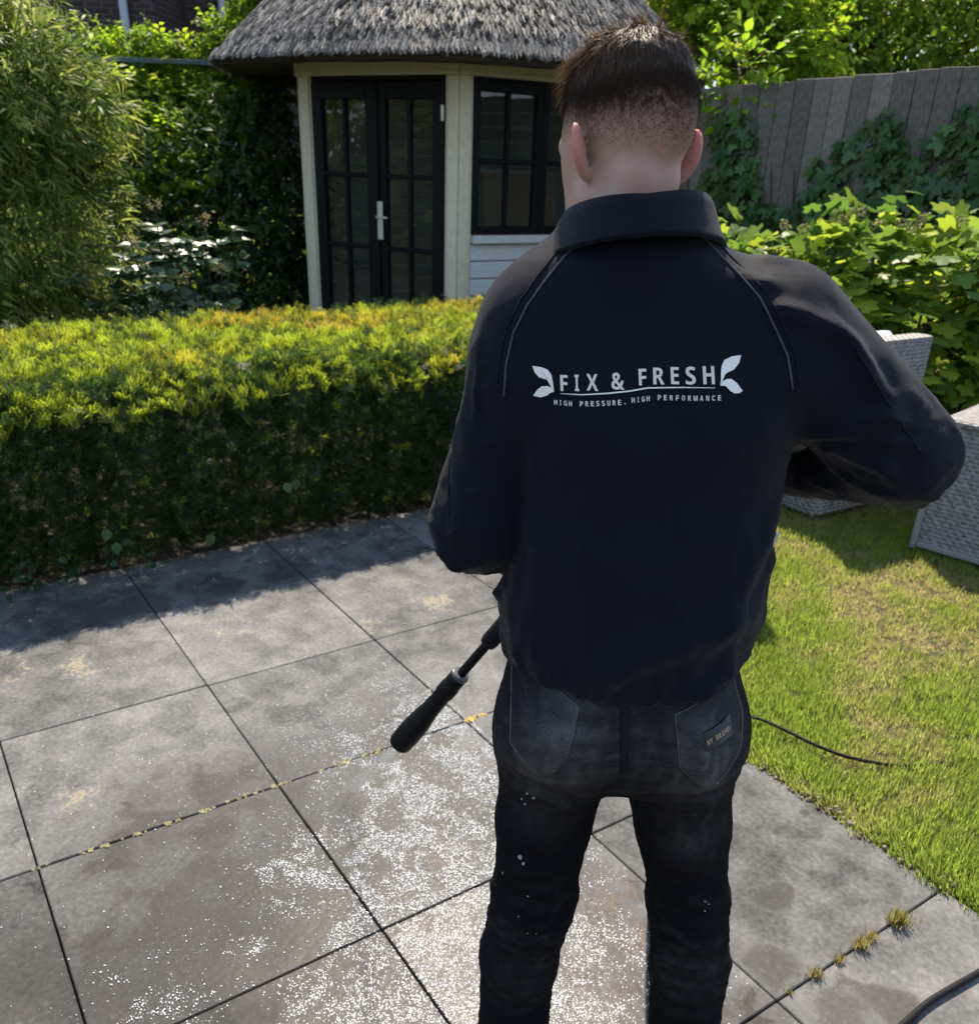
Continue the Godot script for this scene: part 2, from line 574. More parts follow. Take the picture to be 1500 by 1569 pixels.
func casement(parent: Node3D, called: String, t: Transform3D, x0: float, x1: float, y0: float, y1: float, stile: float, top: float, bottom: float, columns: int, rows: int) -> MeshInstance3D:
	var s := Shape.new()
	var mid := (x0 + x1) * 0.5
	for e in [[x0 + stile * 0.5, stile], [x1 - stile * 0.5, stile]]:
		s.box(t * Vector3(e[0], (y0 + y1) * 0.5, 0), Vector3(e[1], y1 - y0, 0.05), t.basis, 0.004)
	s.box(t * Vector3(mid, y1 - top * 0.5, 0.001), Vector3(x1 - x0 - 2 * stile, top, 0.046), t.basis, 0.004)
	s.box(t * Vector3(mid, y0 + bottom * 0.5, 0.001), Vector3(x1 - x0 - 2 * stile, bottom, 0.046), t.basis, 0.004)
	var leaf := part(called, s.mesh(), M.black_paint, parent)
	var gx0 := x0 + stile
	var gx1 := x1 - stile
	var gy0 := y0 + bottom
	var gy1 := y1 - top
	for c in range(1, columns):
		part("glazing_bar", block(t * Vector3(lerpf(gx0, gx1, float(c) / columns), (gy0 + gy1) * 0.5, 0), Vector3(0.028, gy1 - gy0, 0.04), t.basis, 0.006), M.black_paint, leaf)
	for r in range(1, rows):
		part("glazing_bar", block(t * Vector3((gx0 + gx1) * 0.5, lerpf(gy0, gy1, float(r) / rows), 0.002), Vector3(gx1 - gx0, 0.028, 0.04), t.basis, 0.006), M.black_paint, leaf)
	for c in columns:
		for r in rows:
			var w := (gx1 - gx0) / columns
			var h := (gy1 - gy0) / rows
			var tilt := Basis(Vector3.UP, rng.randf_range(-0.006, 0.006)) * Basis(Vector3.RIGHT, rng.randf_range(-0.006, 0.006))
			part("pane", sheet([t * (Vector3(gx0 + w * (c + 0.5), gy0 + h * (r + 0.5), -0.006) + tilt * Vector3(-w * 0.5, -h * 0.5, 0)), t * (Vector3(gx0 + w * (c + 0.5), gy0 + h * (r + 0.5), -0.006) + tilt * Vector3(w * 0.5, -h * 0.5, 0)), t * (Vector3(gx0 + w * (c + 0.5), gy0 + h * (r + 0.5), -0.006) + tilt * Vector3(w * 0.5, h * 0.5, 0)), t * (Vector3(gx0 + w * (c + 0.5), gy0 + h * (r + 0.5), -0.006) + tilt * Vector3(-w * 0.5, h * 0.5, 0))], t.basis.z), M.glass, leaf)
	return leaf


func roof_point(ang: float, r: float, y: float) -> Vector3:   # between a circle and a hexagon
	var a := fposmod(ang, PI / 3) - PI / 6
	var hex := cos(PI / 6) / cos(a) * 1.06
	var q := r * lerpf(1.0, hex, 0.5)
	return Vector3(sin(ang) * q, y, cos(ang) * q)


func summerhouse() -> void:
	var root := thing("summerhouse", "small six-sided white summerhouse with a grey thatched roof and black glazed double door", "summerhouse", HUT, 0.035)
	root.scale = Vector3.ONE * HUT_SCALE
	var base := Shape.new()
	var ring := []
	var low := []
	for k in 6:
		ring.append(hut_corner(k, 1.24) + Vector3(0, 0.40, 0))
		low.append(hut_corner(k, 1.24) + Vector3(0, 0.27, 0))
	base.flat(ring, Vector3.UP)
	for k in 6:
		base.flat([low[k], low[(k + 1) % 6], ring[(k + 1) % 6], ring[k]], ring[k] + ring[(k + 1) % 6])
	part("floor", base.mesh(), M.card, root)
	var half := HUT_SIDE * 0.5
	var ceiling := Shape.new()
	var rim := []
	for k in 6:
		rim.append(hut_corner(k, 1.2) + Vector3(0, 2.16, 0))
	ceiling.flat(rim, Vector3.DOWN)
	part("ceiling", ceiling.mesh(), M.cladding, root)
	for k in 6:
		var t := hut_wall(k)
		for s in [-1.0, 1.0]:
			part("corner_board", block(t * Vector3(s * (half - 0.035), 1.22, 0.012), Vector3(0.078, 1.68, 0.03), t.basis, 0.005), M.post, root)
			part("corner_bead", block(t * Vector3(s * (half - 0.083), 1.22, 0.004), Vector3(0.02, 1.68, 0.024), t.basis, 0.004), M.post, root)
		part("eaves_beam", block(t * Vector3(0, 2.105, 0.02), Vector3(HUT_SIDE + (0.02 if k != 4 else 0.02), 0.09, 0.05), t.basis, 0.005), M.post, root)
		if k == 5:
			var x := half - 0.096
			part("door_frame", block(t * Vector3(0, 2.045, -0.004), Vector3(2 * x, 0.03, 0.05), t.basis), M.black_paint, root)
			part("threshold", block(t * Vector3(0, 0.41, -0.004), Vector3(2 * x, 0.04, 0.06), t.basis), M.black_paint, root)
			var one := casement(root, "door", t, -x, -0.001, 0.435, 2.026, 0.082, 0.10, 0.14, 2, 3)
			var two := casement(root, "door", t * Transform3D(Basis(), Vector3(0, 0, 0.012)), 0.001, x, 0.435, 2.026, 0.082, 0.10, 0.14, 2, 3)
			part("cover_strip", block(t * Vector3(0, 1.23, 0.043), Vector3(0.05, 1.58, 0.014), t.basis), M.black_paint, two)
			var h := Shape.new()
			h.box(t * Vector3(0.04, 1.2, 0.052), Vector3(0.042, 0.24, 0.01), t.basis, 0.003)
			h.tube([t * Vector3(0.04, 1.225, 0.05), t * Vector3(0.04, 1.225, 0.095), t * Vector3(0.06, 1.225, 0.1), t * Vector3(0.13, 1.222, 0.1)], [0.009, 0.009, 0.0085, 0.007], 8)
			part("handle", h.mesh(), M.metal, two)
			for hy in [0.65, 1.85]:
				part("hinge", block(t * Vector3(x - 0.004, hy, 0.04), Vector3(0.018, 0.09, 0.014), t.basis), M.metal, two)
		elif k == 0:
			var x := half - 0.096
			casement(root, "window", t, -x, -0.001, 1.145, 2.055, 0.05, 0.075, 0.05, 2, 2)
			casement(root, "window", t, 0.001, x, 1.145, 2.055, 0.05, 0.075, 0.05, 2, 2)
			part("sill", block(t * Vector3(0, 1.115, 0.02), Vector3(2 * x, 0.05, 0.07), t.basis), M.cladding, root)
			for j in 9:
				var y := 1.03 - j * 0.112
				if y > 0.42:
					part("plank", block(t * (Vector3(0, y, rng.randf_range(-0.001, 0.001))), Vector3(2 * x, 0.106, 0.03), t.basis * Basis(Vector3.RIGHT, -0.05), 0.006), M.cladding, root)
		else:
			for j in 15:
				part("plank", block(t * Vector3(0, 0.45 + j * 0.112, 0), Vector3(HUT_SIDE - 0.19, 0.106, 0.03), t.basis * Basis(Vector3.RIGHT, -0.05), 0.006), M.cladding, root)
	# the roof: an overhanging cone of thatch, thick at the eaves, with loose reed ends all over it
	var profile := [Vector2(1.0, 2.17), Vector2(1.35, 2.13), Vector2(1.66, 2.085), Vector2(1.73, 2.09), Vector2(1.75, 2.115), Vector2(1.74, 2.15), Vector2(1.66, 2.24), Vector2(1.4, 2.47), Vector2(1.0, 2.86), Vector2(0.6, 3.3), Vector2(0.3, 3.7), Vector2(0.1, 4.0), Vector2(0.001, 4.06)]
	var rows := []
	for p in profile:
		var row := []
		for k in 72:
			var ang := TAU * k / 72.0
			row.append(roof_point(ang, p.x, p.y) * Vector3(1, 1, 1) + Vector3(0, 0.012 * noise.get_noise_2d(k * 1.7, p.y * 9.0), 0))
		rows.append(row)
	var rs := Shape.new()
	rs.grid(rows, true)
	var roof := part("roof", rs.mesh(), M.thatch, root)
	var clump := Shape.new()
	for k in 5:
		var b := Basis(Vector3.FORWARD, rng.randf_range(-0.25, 0.25)) * Basis(Vector3.RIGHT, rng.randf_range(-0.1, 0.16))
		var o := Vector3(rng.randf_range(-0.022, 0.022), rng.randf_range(-0.01, 0.01), rng.randf_range(-0.004, 0.012))
		var len := rng.randf_range(0.05, 0.085)
		var r := rng.randf_range(0.0025, 0.0045)
		clump.tube([o + b * Vector3(0, len * 0.5, 0), o + b * Vector3(0, -len * 0.5, 0.006)], [r, r * 1.1], 4)
	var where := []
	var tints := []
	for k in 21000:
		var f := sqrt(rng.randf()) if k < 18500 else 1.0
		var seg := 5
		var r := lerpf(0.12, 1.76, f)
		while seg < profile.size() - 2 and profile[seg + 1].x > r:
			seg += 1
		var u: float = clampf((profile[seg].x - r) / (profile[seg].x - profile[seg + 1].x), 0, 1)
		var y: float = lerpf(profile[seg].y, profile[seg + 1].y, u)
		var ang := rng.randf() * TAU
		if cos(ang) < -0.45:
			continue
		var p := roof_point(ang, r, y)
		var slope := (roof_point(ang, profile[seg].x, profile[seg].y) - roof_point(ang, profile[seg + 1].x, profile[seg + 1].y)).normalized()
		var out := slope.cross(Vector3(cos(ang), 0, -sin(ang))).normalized()
		if out.y < 0.0:
			out = -out
		var side := out.cross(-slope).normalized()
		var b := Basis(-side, -slope, out)
		if b.determinant() < 0.0:
			b = Basis(side, -slope, out)
		b = b * Basis(Vector3.BACK, rng.randf_range(-0.3, 0.3)) * Basis(Vector3.RIGHT, rng.randf_range(-0.02, 0.16))
		where.append(Transform3D(b.scaled_local(Vector3.ONE * rng.randf_range(0.55, 1.05)), p + out * 0.006 + (slope * rng.randf_range(-0.005, 0.03) if k >= 18500 else Vector3.ZERO)))
		var g := rng.randf_range(0.04, 0.17) if rng.randf() < 0.65 else rng.randf_range(0.2, 0.45)
		tints.append(Color(g, g * 0.88, g * 0.73))
	crowd("reed", clump.mesh(), M.reed, where, tints, roof)
	# stored inside
	var box := thing("storage_board", "large brown cardboard panel leaning inside the summerhouse window", "panel", Vector3(0.16, 0.106, -8.72), 0.50)
	part("panel", block(Vector3(0, 0.70, 0), Vector3(0.74, 1.4, 0.03), Basis(Vector3.RIGHT, -0.1)), M.card, box)
	part("taped_edge", block(Vector3(0, 1.405, -0.143), Vector3(0.745, 0.02, 0.036), Basis(Vector3.RIGHT, -0.1)), M.cushion, box)


# ------------------------------------------------------------------ fence and houses
func fence() -> void:
	var root := thing("fence", "weathered grey fence of upright wooden boards overgrown with ivy", "fence")
	var a := Vector3(1.56, 0, -8.2)
	var d := Vector3(0.6585, 0, 0.7526)
	var tones := []
	for k in 4:
		var g: float = [0.27, 0.33, 0.23, 0.38][k]
		var m: StandardMaterial3D = grain(mat(lin(g, g * 0.87, g * 0.70), 0.9), 0.035, Color(0.45, 0.45, 0.45), Color.WHITE, Vector3(9, 0.8, 9), 40 + k)
		tones.append(m)
	var turn := Basis(d, Vector3.UP, d.cross(Vector3.UP))
	for k in range(-2, 34):
		var at := a + d * (k * 0.151)
		var top := 2.165 + k * 0.004 + rng.randf_range(-0.008, 0.008)
		var h := top + 0.05
		part("board", block(at + Vector3(0, top - h * 0.5, 0) + turn.z * rng.randf_range(-0.004, 0.004), Vector3(0.1455, h, 0.022), turn * Basis(Vector3.BACK, rng.randf_range(-0.0012, 0.0012)) * Basis(Vector3.UP, rng.randf_range(-0.03, 0.03)), 0.004), tones[rng.randi() % 4], root)
	for k in range(-2, 34):
		part("batten", block(a + d * ((k + 0.5) * 0.151) + Vector3(0, 1.08, 0) - turn.z * 0.0165, Vector3(0.05, 2.1, 0.008), turn, 0.001), tones[k % 2], root)
	for y in [0.35, 1.15, 1.9]:
		part("rail", block(a + d * 2.35 + Vector3(0, y, 0) - turn.z * 0.04, Vector3(5.2, 0.08, 0.04), turn), tones[2], root)
	for k in 4:
		part("post", block(a + d * (-0.2 + k * 1.65) + Vector3(0, 1.05, 0) - turn.z * 0.11, Vector3(0.09, 2.2, 0.09), turn), tones[2], root)
	# the mesh fence with a green top rail, under the climber on the left
	var rail := thing("mesh_fence", "dark green metal mesh fence with a top rail showing through the climber", "fence")
	part("top_rail", block(Vector3(-3.45, 2.345, -9.9), Vector3(2.6, 0.045, 0.06), Basis(), 0.006), mat(lin(0.02, 0.06, 0.045), 0.35), rail)
	for k in 3:
		part("post", block(Vector3(-5.0 + k * 1.47, 1.17, -10.35), Vector3(0.05, 2.34, 0.04), Basis(), 0.004), mat(lin(0.02, 0.06, 0.045), 0.35), rail)
	var wires := Shape.new()
	for k in 33:
		wires.tube([Vector3(-5.1 + k * 0.1, 0, -10.31), Vector3(-5.1 + k * 0.1, 2.34, -10.31)], [0.0025], 4, false)
	for k in 11:
		wires.tube([Vector3(-5.1, 0.1 + k * 0.21, -10.305), Vector3(-1.9, 0.1 + k * 0.21, -10.305)], [0.003], 4, false)
	part("wire_mesh", wires.mesh(), mat(lin(0.02, 0.06, 0.045), 0.35), rail)


func houses() -> void:
	var im := Image.create(256, 256, false, Image.FORMAT_RGB8)
	var f := FastNoiseLite.new()
	f.seed = 51
	f.frequency = 0.9
	for y in 256:
		for x in 256:
			var row := y / 16
			var px := (x + (16 if row % 2 else 0)) % 256
			var joint := y % 16 < 3 or px % 32 < 3
			var k := 1.0 if joint else 0.62 + 0.25 * f.get_noise_2d(px / 32 * 7.3, row * 5.1)
			im.set_pixel(x, y, Color(k, k * 0.97, k * 0.96))
	var brick := mat(lin(0.085, 0.066, 0.06), 0.9)
	brick.albedo_texture = ImageTexture.create_from_image(im)
	brick.uv1_triplanar = true
	brick.uv1_world_triplanar = true
	brick.uv1_scale = Vector3(0.6, 0.95, 0.6)
	var pipe := mat(lin(0.42, 0.45, 0.5), 0.5)
	var tile := grain(mat(lin(0.05, 0.045, 0.045), 0.8), 0.05, Color(0.5, 0.5, 0.5), Color.WHITE, Vector3(1, 1, 1), 52)
	for q in [["dark brick house wing beyond the garden, nearest the left corner", -12.0, -4.45, -13.2, [-4.8], 4.3], ["dark brick house set back behind the summerhouse and the trees", -4.45, 2.75, -14.4, [-3.9, 1.1, 2.35], 4.3]]:
		var root := thing("house", q[0], "house", Vector3.ZERO, 0.0, "")
		var w: float = q[2] - q[1]
		var mid: float = (q[1] + q[2]) * 0.5
		var s := Shape.new()
		s.box(Vector3(mid, q[5] * 0.5 - 0.05, q[3] - 3.0), Vector3(w - 0.01, q[5] + 0.1, 6.0), Basis(), 0.0)
		part("wall", s.mesh(), brick, root)
		var r := Shape.new()
		var x0: float = q[1] - 0.2
		var x1: float = q[2] + (0.2 if q[2] > 0 else 0.0)
		var h: float = q[5]
		for e in [[q[3] + 0.35, 1.0], [q[3] - 6.35, -1.0]]:
			r.flat([Vector3(x0, h - 0.1, e[0]), Vector3(x1, h - 0.1, e[0]), Vector3(x1, h + 2.0, q[3] - 3.0), Vector3(x0, h + 2.0, q[3] - 3.0)], Vector3(0, 1, e[1]))
		part("roof", r.mesh(), tile, root)
		for x in q[4]:
			var p := Shape.new()
			p.tube([Vector3(x, 0, q[3] + 0.07), Vector3(x, h - 0.1, q[3] + 0.07)], [0.05], 10)
			for y in [1.2, 2.4, 3.6]:
				p.tube([Vector3(x, y, q[3] + 0.07), Vector3(x, y + 0.04, q[3] + 0.07)], [0.062], 10)
			part("downpipe", p.mesh(), pipe, root)


# ------------------------------------------------------------------ leaves
func leaf_shape(len: float, wid: float, steps := 3, fold := 0.25, droop := 0.3, stalk := 0.1) -> Shape:   # grows along y, faces z
	var s := Shape.new()
	var rows := []
	for k in steps + 1:
		var t := float(k) / steps
		var w := wid * 0.5 * sin(PI * clampf(pow(t, 0.75) * 0.97 + 0.015, 0.0, 1.0))
		var y := len * (stalk + t * (1.0 - stalk))
		var z := -droop * len * t * t
		rows.append([Vector3(-w, y, z + fold * w), Vector3(0, y, z), Vector3(w, y, z + fold * w)])
	s.grid(rows)
	s.towards(Vector3.BACK)
	return s


func lobed_shape(size: float, lobes := 5, depth := 0.4, droop := 0.25, toothed := 0.06) -> Shape:
	var s := Shape.new()
	var hub := s.point(Vector3(0, size * 0.12, 0.0), Vector3.BACK)
	var n := 25
	for k in n:
		var t := float(k) / (n - 1)
		var ang := lerpf(-2.55, 2.55, t)
		var l := 0.5 + 0.5 * cos(ang * (6.3 if lobes == 5 else 4.4))
		var r := size * (0.62 - 0.16 * absf(ang) / 2.55) * (1.0 - depth + depth * pow(l, 0.8) * 1.25) * (1.0 + (toothed if k % 2 else -toothed))
		var p := Vector3(sin(ang) * r, size * 0.12 + cos(ang) * r, 0.0)
		p.z = -droop * (p.length_squared() / size) + 0.12 * absf(p.x) - 0.05 * size * (1.0 - l)
		s.point(p, Vector3.BACK)
	for k in n - 1:
		s.tri(hub, k + 1, k + 2)
	s.smooth()
	s.towards(Vector3.BACK)
	s.tube([Vector3(0, -size * 0.35, -size * 0.08), Vector3(0, size * 0.12, 0.002)], [size * 0.012], 3, false)
	return s


func frame(grow: Vector3, face: Vector3, size := 1.0) -> Basis:
	var y := grow.normalized()
	var z := face - y * face.dot(y)
	if z.length() < 0.05:
		z = Vector3(0.3, 0.2, 0.9) - y * Vector3(0.3, 0.2, 0.9).dot(y)
	z = z.normalized()
	return Basis(y.cross(z) * size, y * size, z * size)


func wild(k := 1.0) -> Vector3:
	return Vector3(rng.randf_range(-k, k), rng.randf_range(-k, k), rng.randf_range(-k, k))


func twig_shape(leaf: Shape, count: int, length: float, spread := 0.9, both_sides := true) -> Shape:
	var s := Shape.new()
	s.tube([Vector3.ZERO, Vector3(0, length, 0.0)], [length * 0.012, length * 0.006], 3, false, Color(0.6, 0.45, 0.3))
	for k in count:
		var t := (k + 0.5) / count
		var ang := (PI * k + rng.randf_range(-0.5, 0.5)) if both_sides else rng.randf() * TAU
		var g := Vector3(cos(ang) * spread, rng.randf_range(0.5, 0.9), sin(ang) * spread * (0.45 if both_sides else 1.0))
		var tone := rng.randf_range(0.75, 1.15)
		s.add(leaf, Transform3D(frame(g, Vector3(0, 0.35, 1) + wild(0.5), rng.randf_range(0.75, 1.15)), Vector3(0, length * t, 0)), Color(tone, tone, tone))
	return s


func scatter(centre: Vector3, radii: Vector3, count: int, inner := 0.75, lumps := 0.3) -> Array:   # [place, way out] in the outer shell of a lumpy blob
	var out := []
	for k in count:
		var d := Vector3(rng.randfn(), rng.randfn(), rng.randfn()).normalized()
		var r := lerpf(inner, 1.0, rng.randf()) * (1.0 + lumps * noise.get_noise_3d(d.x * 1.6 + centre.x * 3.0, d.y * 1.6 + centre.y, d.z * 1.6 + centre.z))
		var p := centre + d * radii * r
		if p.y < 0.02:
			continue
		out.append([p, (d / radii).normalized()])
	return out


func pick(palette: Array) -> Color:
	var c: Color = palette[rng.randi() % palette.size()]
	var k := rng.randf_range(0.8, 1.2)
	return Color(c.r * k, c.g * k, c.b * k)


# the copies nearest to the viewer become parts of their own, the others one mass
func leaves(parent: Node, called: String, variants: Array, where: Array, palette: Array, rough: float, glow: float, singles: int) -> void:
	where.sort_custom(func(a, b): return a.origin.distance_squared_to(Vector3(0, CAM_HEIGHT, 0)) < b.origin.distance_squared_to(Vector3(0, CAM_HEIGHT, 0)))
	var inks := []
	if singles > 0:
		for c in palette:
			inks.append(mat(lin(c.r, c.g, c.b), rough, glow))
	for k in mini(singles, where.size()):
		var o := part(called, variants[k % variants.size()], inks[rng.randi() % inks.size()], parent)
		o.transform = where[k]
	var m := tinted(rough, glow)
	m.metallic_specular = 0.3
	for ink in inks:
		ink.metallic_specular = 0.45
	for q in variants.size():
		var some := []
		var tints := []
		for k in range(singles, where.size()):
			if k % variants.size() == q:
				some.append(where[k])
				tints.append(pick(palette))
		if some.size():
			crowd(called if singles == 0 else "foliage", variants[q], m, some, tints, parent)


func back(x: float, y: float, z: float) -> Vector3:   # plants measured as if nearer stand further off, larger
	return Vector3(x * 1.28, CAM_HEIGHT + (y - CAM_HEIGHT) * 1.28, z * 1.28)


func limb(parent: Node, called: String, path: Array, radii: Array, m: Material = null) -> void:
	var s := Shape.new()
	s.tube(path, radii, 7)
	part(called, s.mesh(), m if m else M.bark, parent)


# ------------------------------------------------------------------ the clipped hedge
const ALONG := Vector3(0.822, 0, -0.569)
const OUT := Vector3(0.569, 0, 0.822)

func hedge() -> void:
	var root := thing("hedge", "long clipped yew hedge with sunlit yellow-green top along the patio", "hedge")
	var needle := leaf_shape(0.021, 0.0042, 2, 0.0, 0.15, 0.0)
	var sprigs := []
	for q in 3:
		var s := Shape.new()
		s.tube([Vector3.ZERO, Vector3(0, 0.06, 0.0)], [0.0018, 0.001], 3, false, Color(0.8, 0.6, 0.4))
		for k in 17:
			var t := k / 17.0
			var side := -1.0 if k % 2 else 1.0
			s.add(needle, Transform3D(frame(Vector3(side * 0.9, 0.65 + t * 0.5, rng.randf_range(-0.2, 0.35)), Vector3(0, 0, 1) + wild(0.3), lerpf(1.05, 0.75, t)), Vector3(0, 0.008 + t * 0.054, 0)))
		for e in [-1.0, 1.0]:
			var b := frame(Vector3(e * 0.8, 0.7, 0.2), Vector3.BACK, 0.6)
			for k in 8:
				s.add(needle, Transform3D(b * frame(Vector3(0.9 if k % 2 else -0.9, 0.8, 0.1), Vector3.BACK), Vector3(0, 0.02, 0) + b * Vector3(0, 0.012 + k * 0.006, 0)))
		sprigs.append(s.mesh())
	var where := [[], [], []]
	var tints := [[], [], []]
	var inner := 0
	for k in 33000:
		var u := rng.randf_range(-1.3, 3.55)
		var depth := rng.randf_range(-5.05, -3.55)
		var bump := noise.get_noise_2d(u * 2.2, depth * 2.2) * 0.05
		var top := 0.80 + bump + 0.02 * noise.get_noise_2d(u * 9.0, depth * 9.0)
		var front := -3.58 + noise.get_noise_2d(u * 2.5, 7.0) * 0.06 - maxf(0.0, u - 2.9) * 1.6
		var out := Vector3.UP
		var y := top
		var kind := rng.randf()
		if kind < 0.40:
			y = top - absf(rng.randfn()) * 0.03
			if depth > front - 0.3:
				y -= pow((depth - front + 0.3) / 0.3, 2.0) * 0.11
			if depth < -4.8:
				y -= pow((-4.8 - depth) / 0.25, 2.0) * 0.07
			if depth > front:
				continue
		elif kind < 0.72:
			y = rng.randf_range(0.06, top)
			depth = front + 0.04 * noise.get_noise_2d(u * 4.0, y * 5.0) - absf(rng.randfn()) * 0.05 - 0.13 * pow(y / 0.8, 5.0) - maxf(0.0, 0.3 - y) * 0.3
			out = OUT
			if u > 2.9:
				out = (OUT + ALONG).normalized()
		elif kind < 0.88:
			y = rng.randf_range(0.05, top - 0.05)
			depth = rng.randf_range(-4.7, front - 0.15)
			out = (OUT + wild(1.0)).normalized()
			inner += 1
		else:
			y = rng.randf_range(0.1, top)
			depth = -5.02
			out = -OUT
		if u > 3.5:
			out = ALONG
		var p := ALONG * u + OUT * depth + Vector3(0, y, 0)
		var g := (out * 0.6 + Vector3(0, 0.4, 0) + OUT * 0.15 + wild(0.85)).normalized()
		var q := k % 3
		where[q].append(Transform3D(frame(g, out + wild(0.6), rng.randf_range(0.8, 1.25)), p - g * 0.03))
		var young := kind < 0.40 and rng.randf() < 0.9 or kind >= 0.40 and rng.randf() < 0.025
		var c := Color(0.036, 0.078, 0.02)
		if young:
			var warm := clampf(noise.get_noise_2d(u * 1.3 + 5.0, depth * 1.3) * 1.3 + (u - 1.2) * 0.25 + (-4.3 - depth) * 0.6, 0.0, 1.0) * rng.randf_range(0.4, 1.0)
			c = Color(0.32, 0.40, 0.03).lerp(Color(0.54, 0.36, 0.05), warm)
			if rng.randf() < 0.2:
				c = Color(0.06, 0.1, 0.02)
		var j := rng.randf_range(0.7, 1.25)
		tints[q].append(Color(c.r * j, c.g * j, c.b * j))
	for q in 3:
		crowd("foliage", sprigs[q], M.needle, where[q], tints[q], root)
	for k in 13:
		var u := -1.2 + k * 0.38
		var p := ALONG * u + OUT * (-4.25 + rng.randf_range(-0.2, 0.2) - maxf(0.0, u - 2.3) * 0.4)
		limb(root, "stem", [p + Vector3(0, -0.05, 0), p + Vector3(0.03, 0.3, 0.02), p + wild(0.06) + Vector3(0, 0.68, 0)], [0.035, 0.025, 0.012])
		for j in 5:
			var e := p + ALONG * rng.randf_range(-0.3, 0.3) + OUT * rng.randf_range(-0.45, 0.62) + Vector3(0, rng.randf_range(0.25, 0.65), 0)
			limb(root, "branch", [p + Vector3(0.02, rng.randf_range(0.12, 0.4), 0.01), (p + e) * 0.5 + Vector3(0, 0.22, 0), e], [0.014, 0.009, 0.004])
	# earth with fallen needles under the hedge
	var bed := Shape.new()
	bed.flat([ALONG * -1.6 + OUT * -5.3 + Vector3(0, -0.012, 0), ALONG * 4.2 + OUT * -5.3 + Vector3(0, -0.012, 0), ALONG * 3.6 + OUT * -3.66 + Vector3(0, -0.012, 0), ALONG * -1.6 + OUT * -3.66 + Vector3(0, -0.012, 0)], Vector3.UP)
	tag(part("soil_bed", bed.mesh(), M.soil), "dark earth strip under the clipped hedge", "soil", "", "structure")
	# low plants at its foot
	var low := thing("ground_cover", "low dark green round-leaved plant at the foot of the hedge", "plant")
	var spots := []
	for k in 90:
		var p := ALONG * rng.randf_range(-0.15, 0.75) + OUT * (-3.62 + rng.randf_range(-0.12, 0.16)) + Vector3(0, rng.randf_range(0.03, 0.16), 0)
		spots.append(Transform3D(frame(wild(0.7) + Vector3(0.2, 0.2, 0.4), Vector3(0, 1, 0.5) + wild(0.4), rng.randf_range(0.8, 1.4)), p))
	leaves(low, "leaf", [lobed_shape(0.034, 3, 0.15, 0.2, 0.03).mesh(), leaf_shape(0.04, 0.032).mesh()], spots, [Color(0.02, 0.06, 0.02), Color(0.03, 0.08, 0.025)], 0.5, 0.4, 90)
	var weed := thing("bindweed", "few pale broad leaves climbing out of the hedge front", "plant")
	spots = []
	for q in [[1.33, 0.33], [1.38, 0.34], [0.62, 0.2], [0.6, 0.26], [1.0, 0.16]]:
		spots.append(Transform3D(frame(Vector3(0.1, -0.6, 0.4) + wild(0.3), OUT + Vector3(0, 0.4, 0), 1.0), ALONG * q[0] + OUT * -3.50 + Vector3(0, q[1], 0)))
	leaves(weed, "leaf", [leaf_shape(0.055, 0.042, 4, 0.15, 0.2).mesh()], spots, [Color(0.045, 0.10, 0.02), Color(0.06, 0.13, 0.025)], 0.5, 0.4, 20)


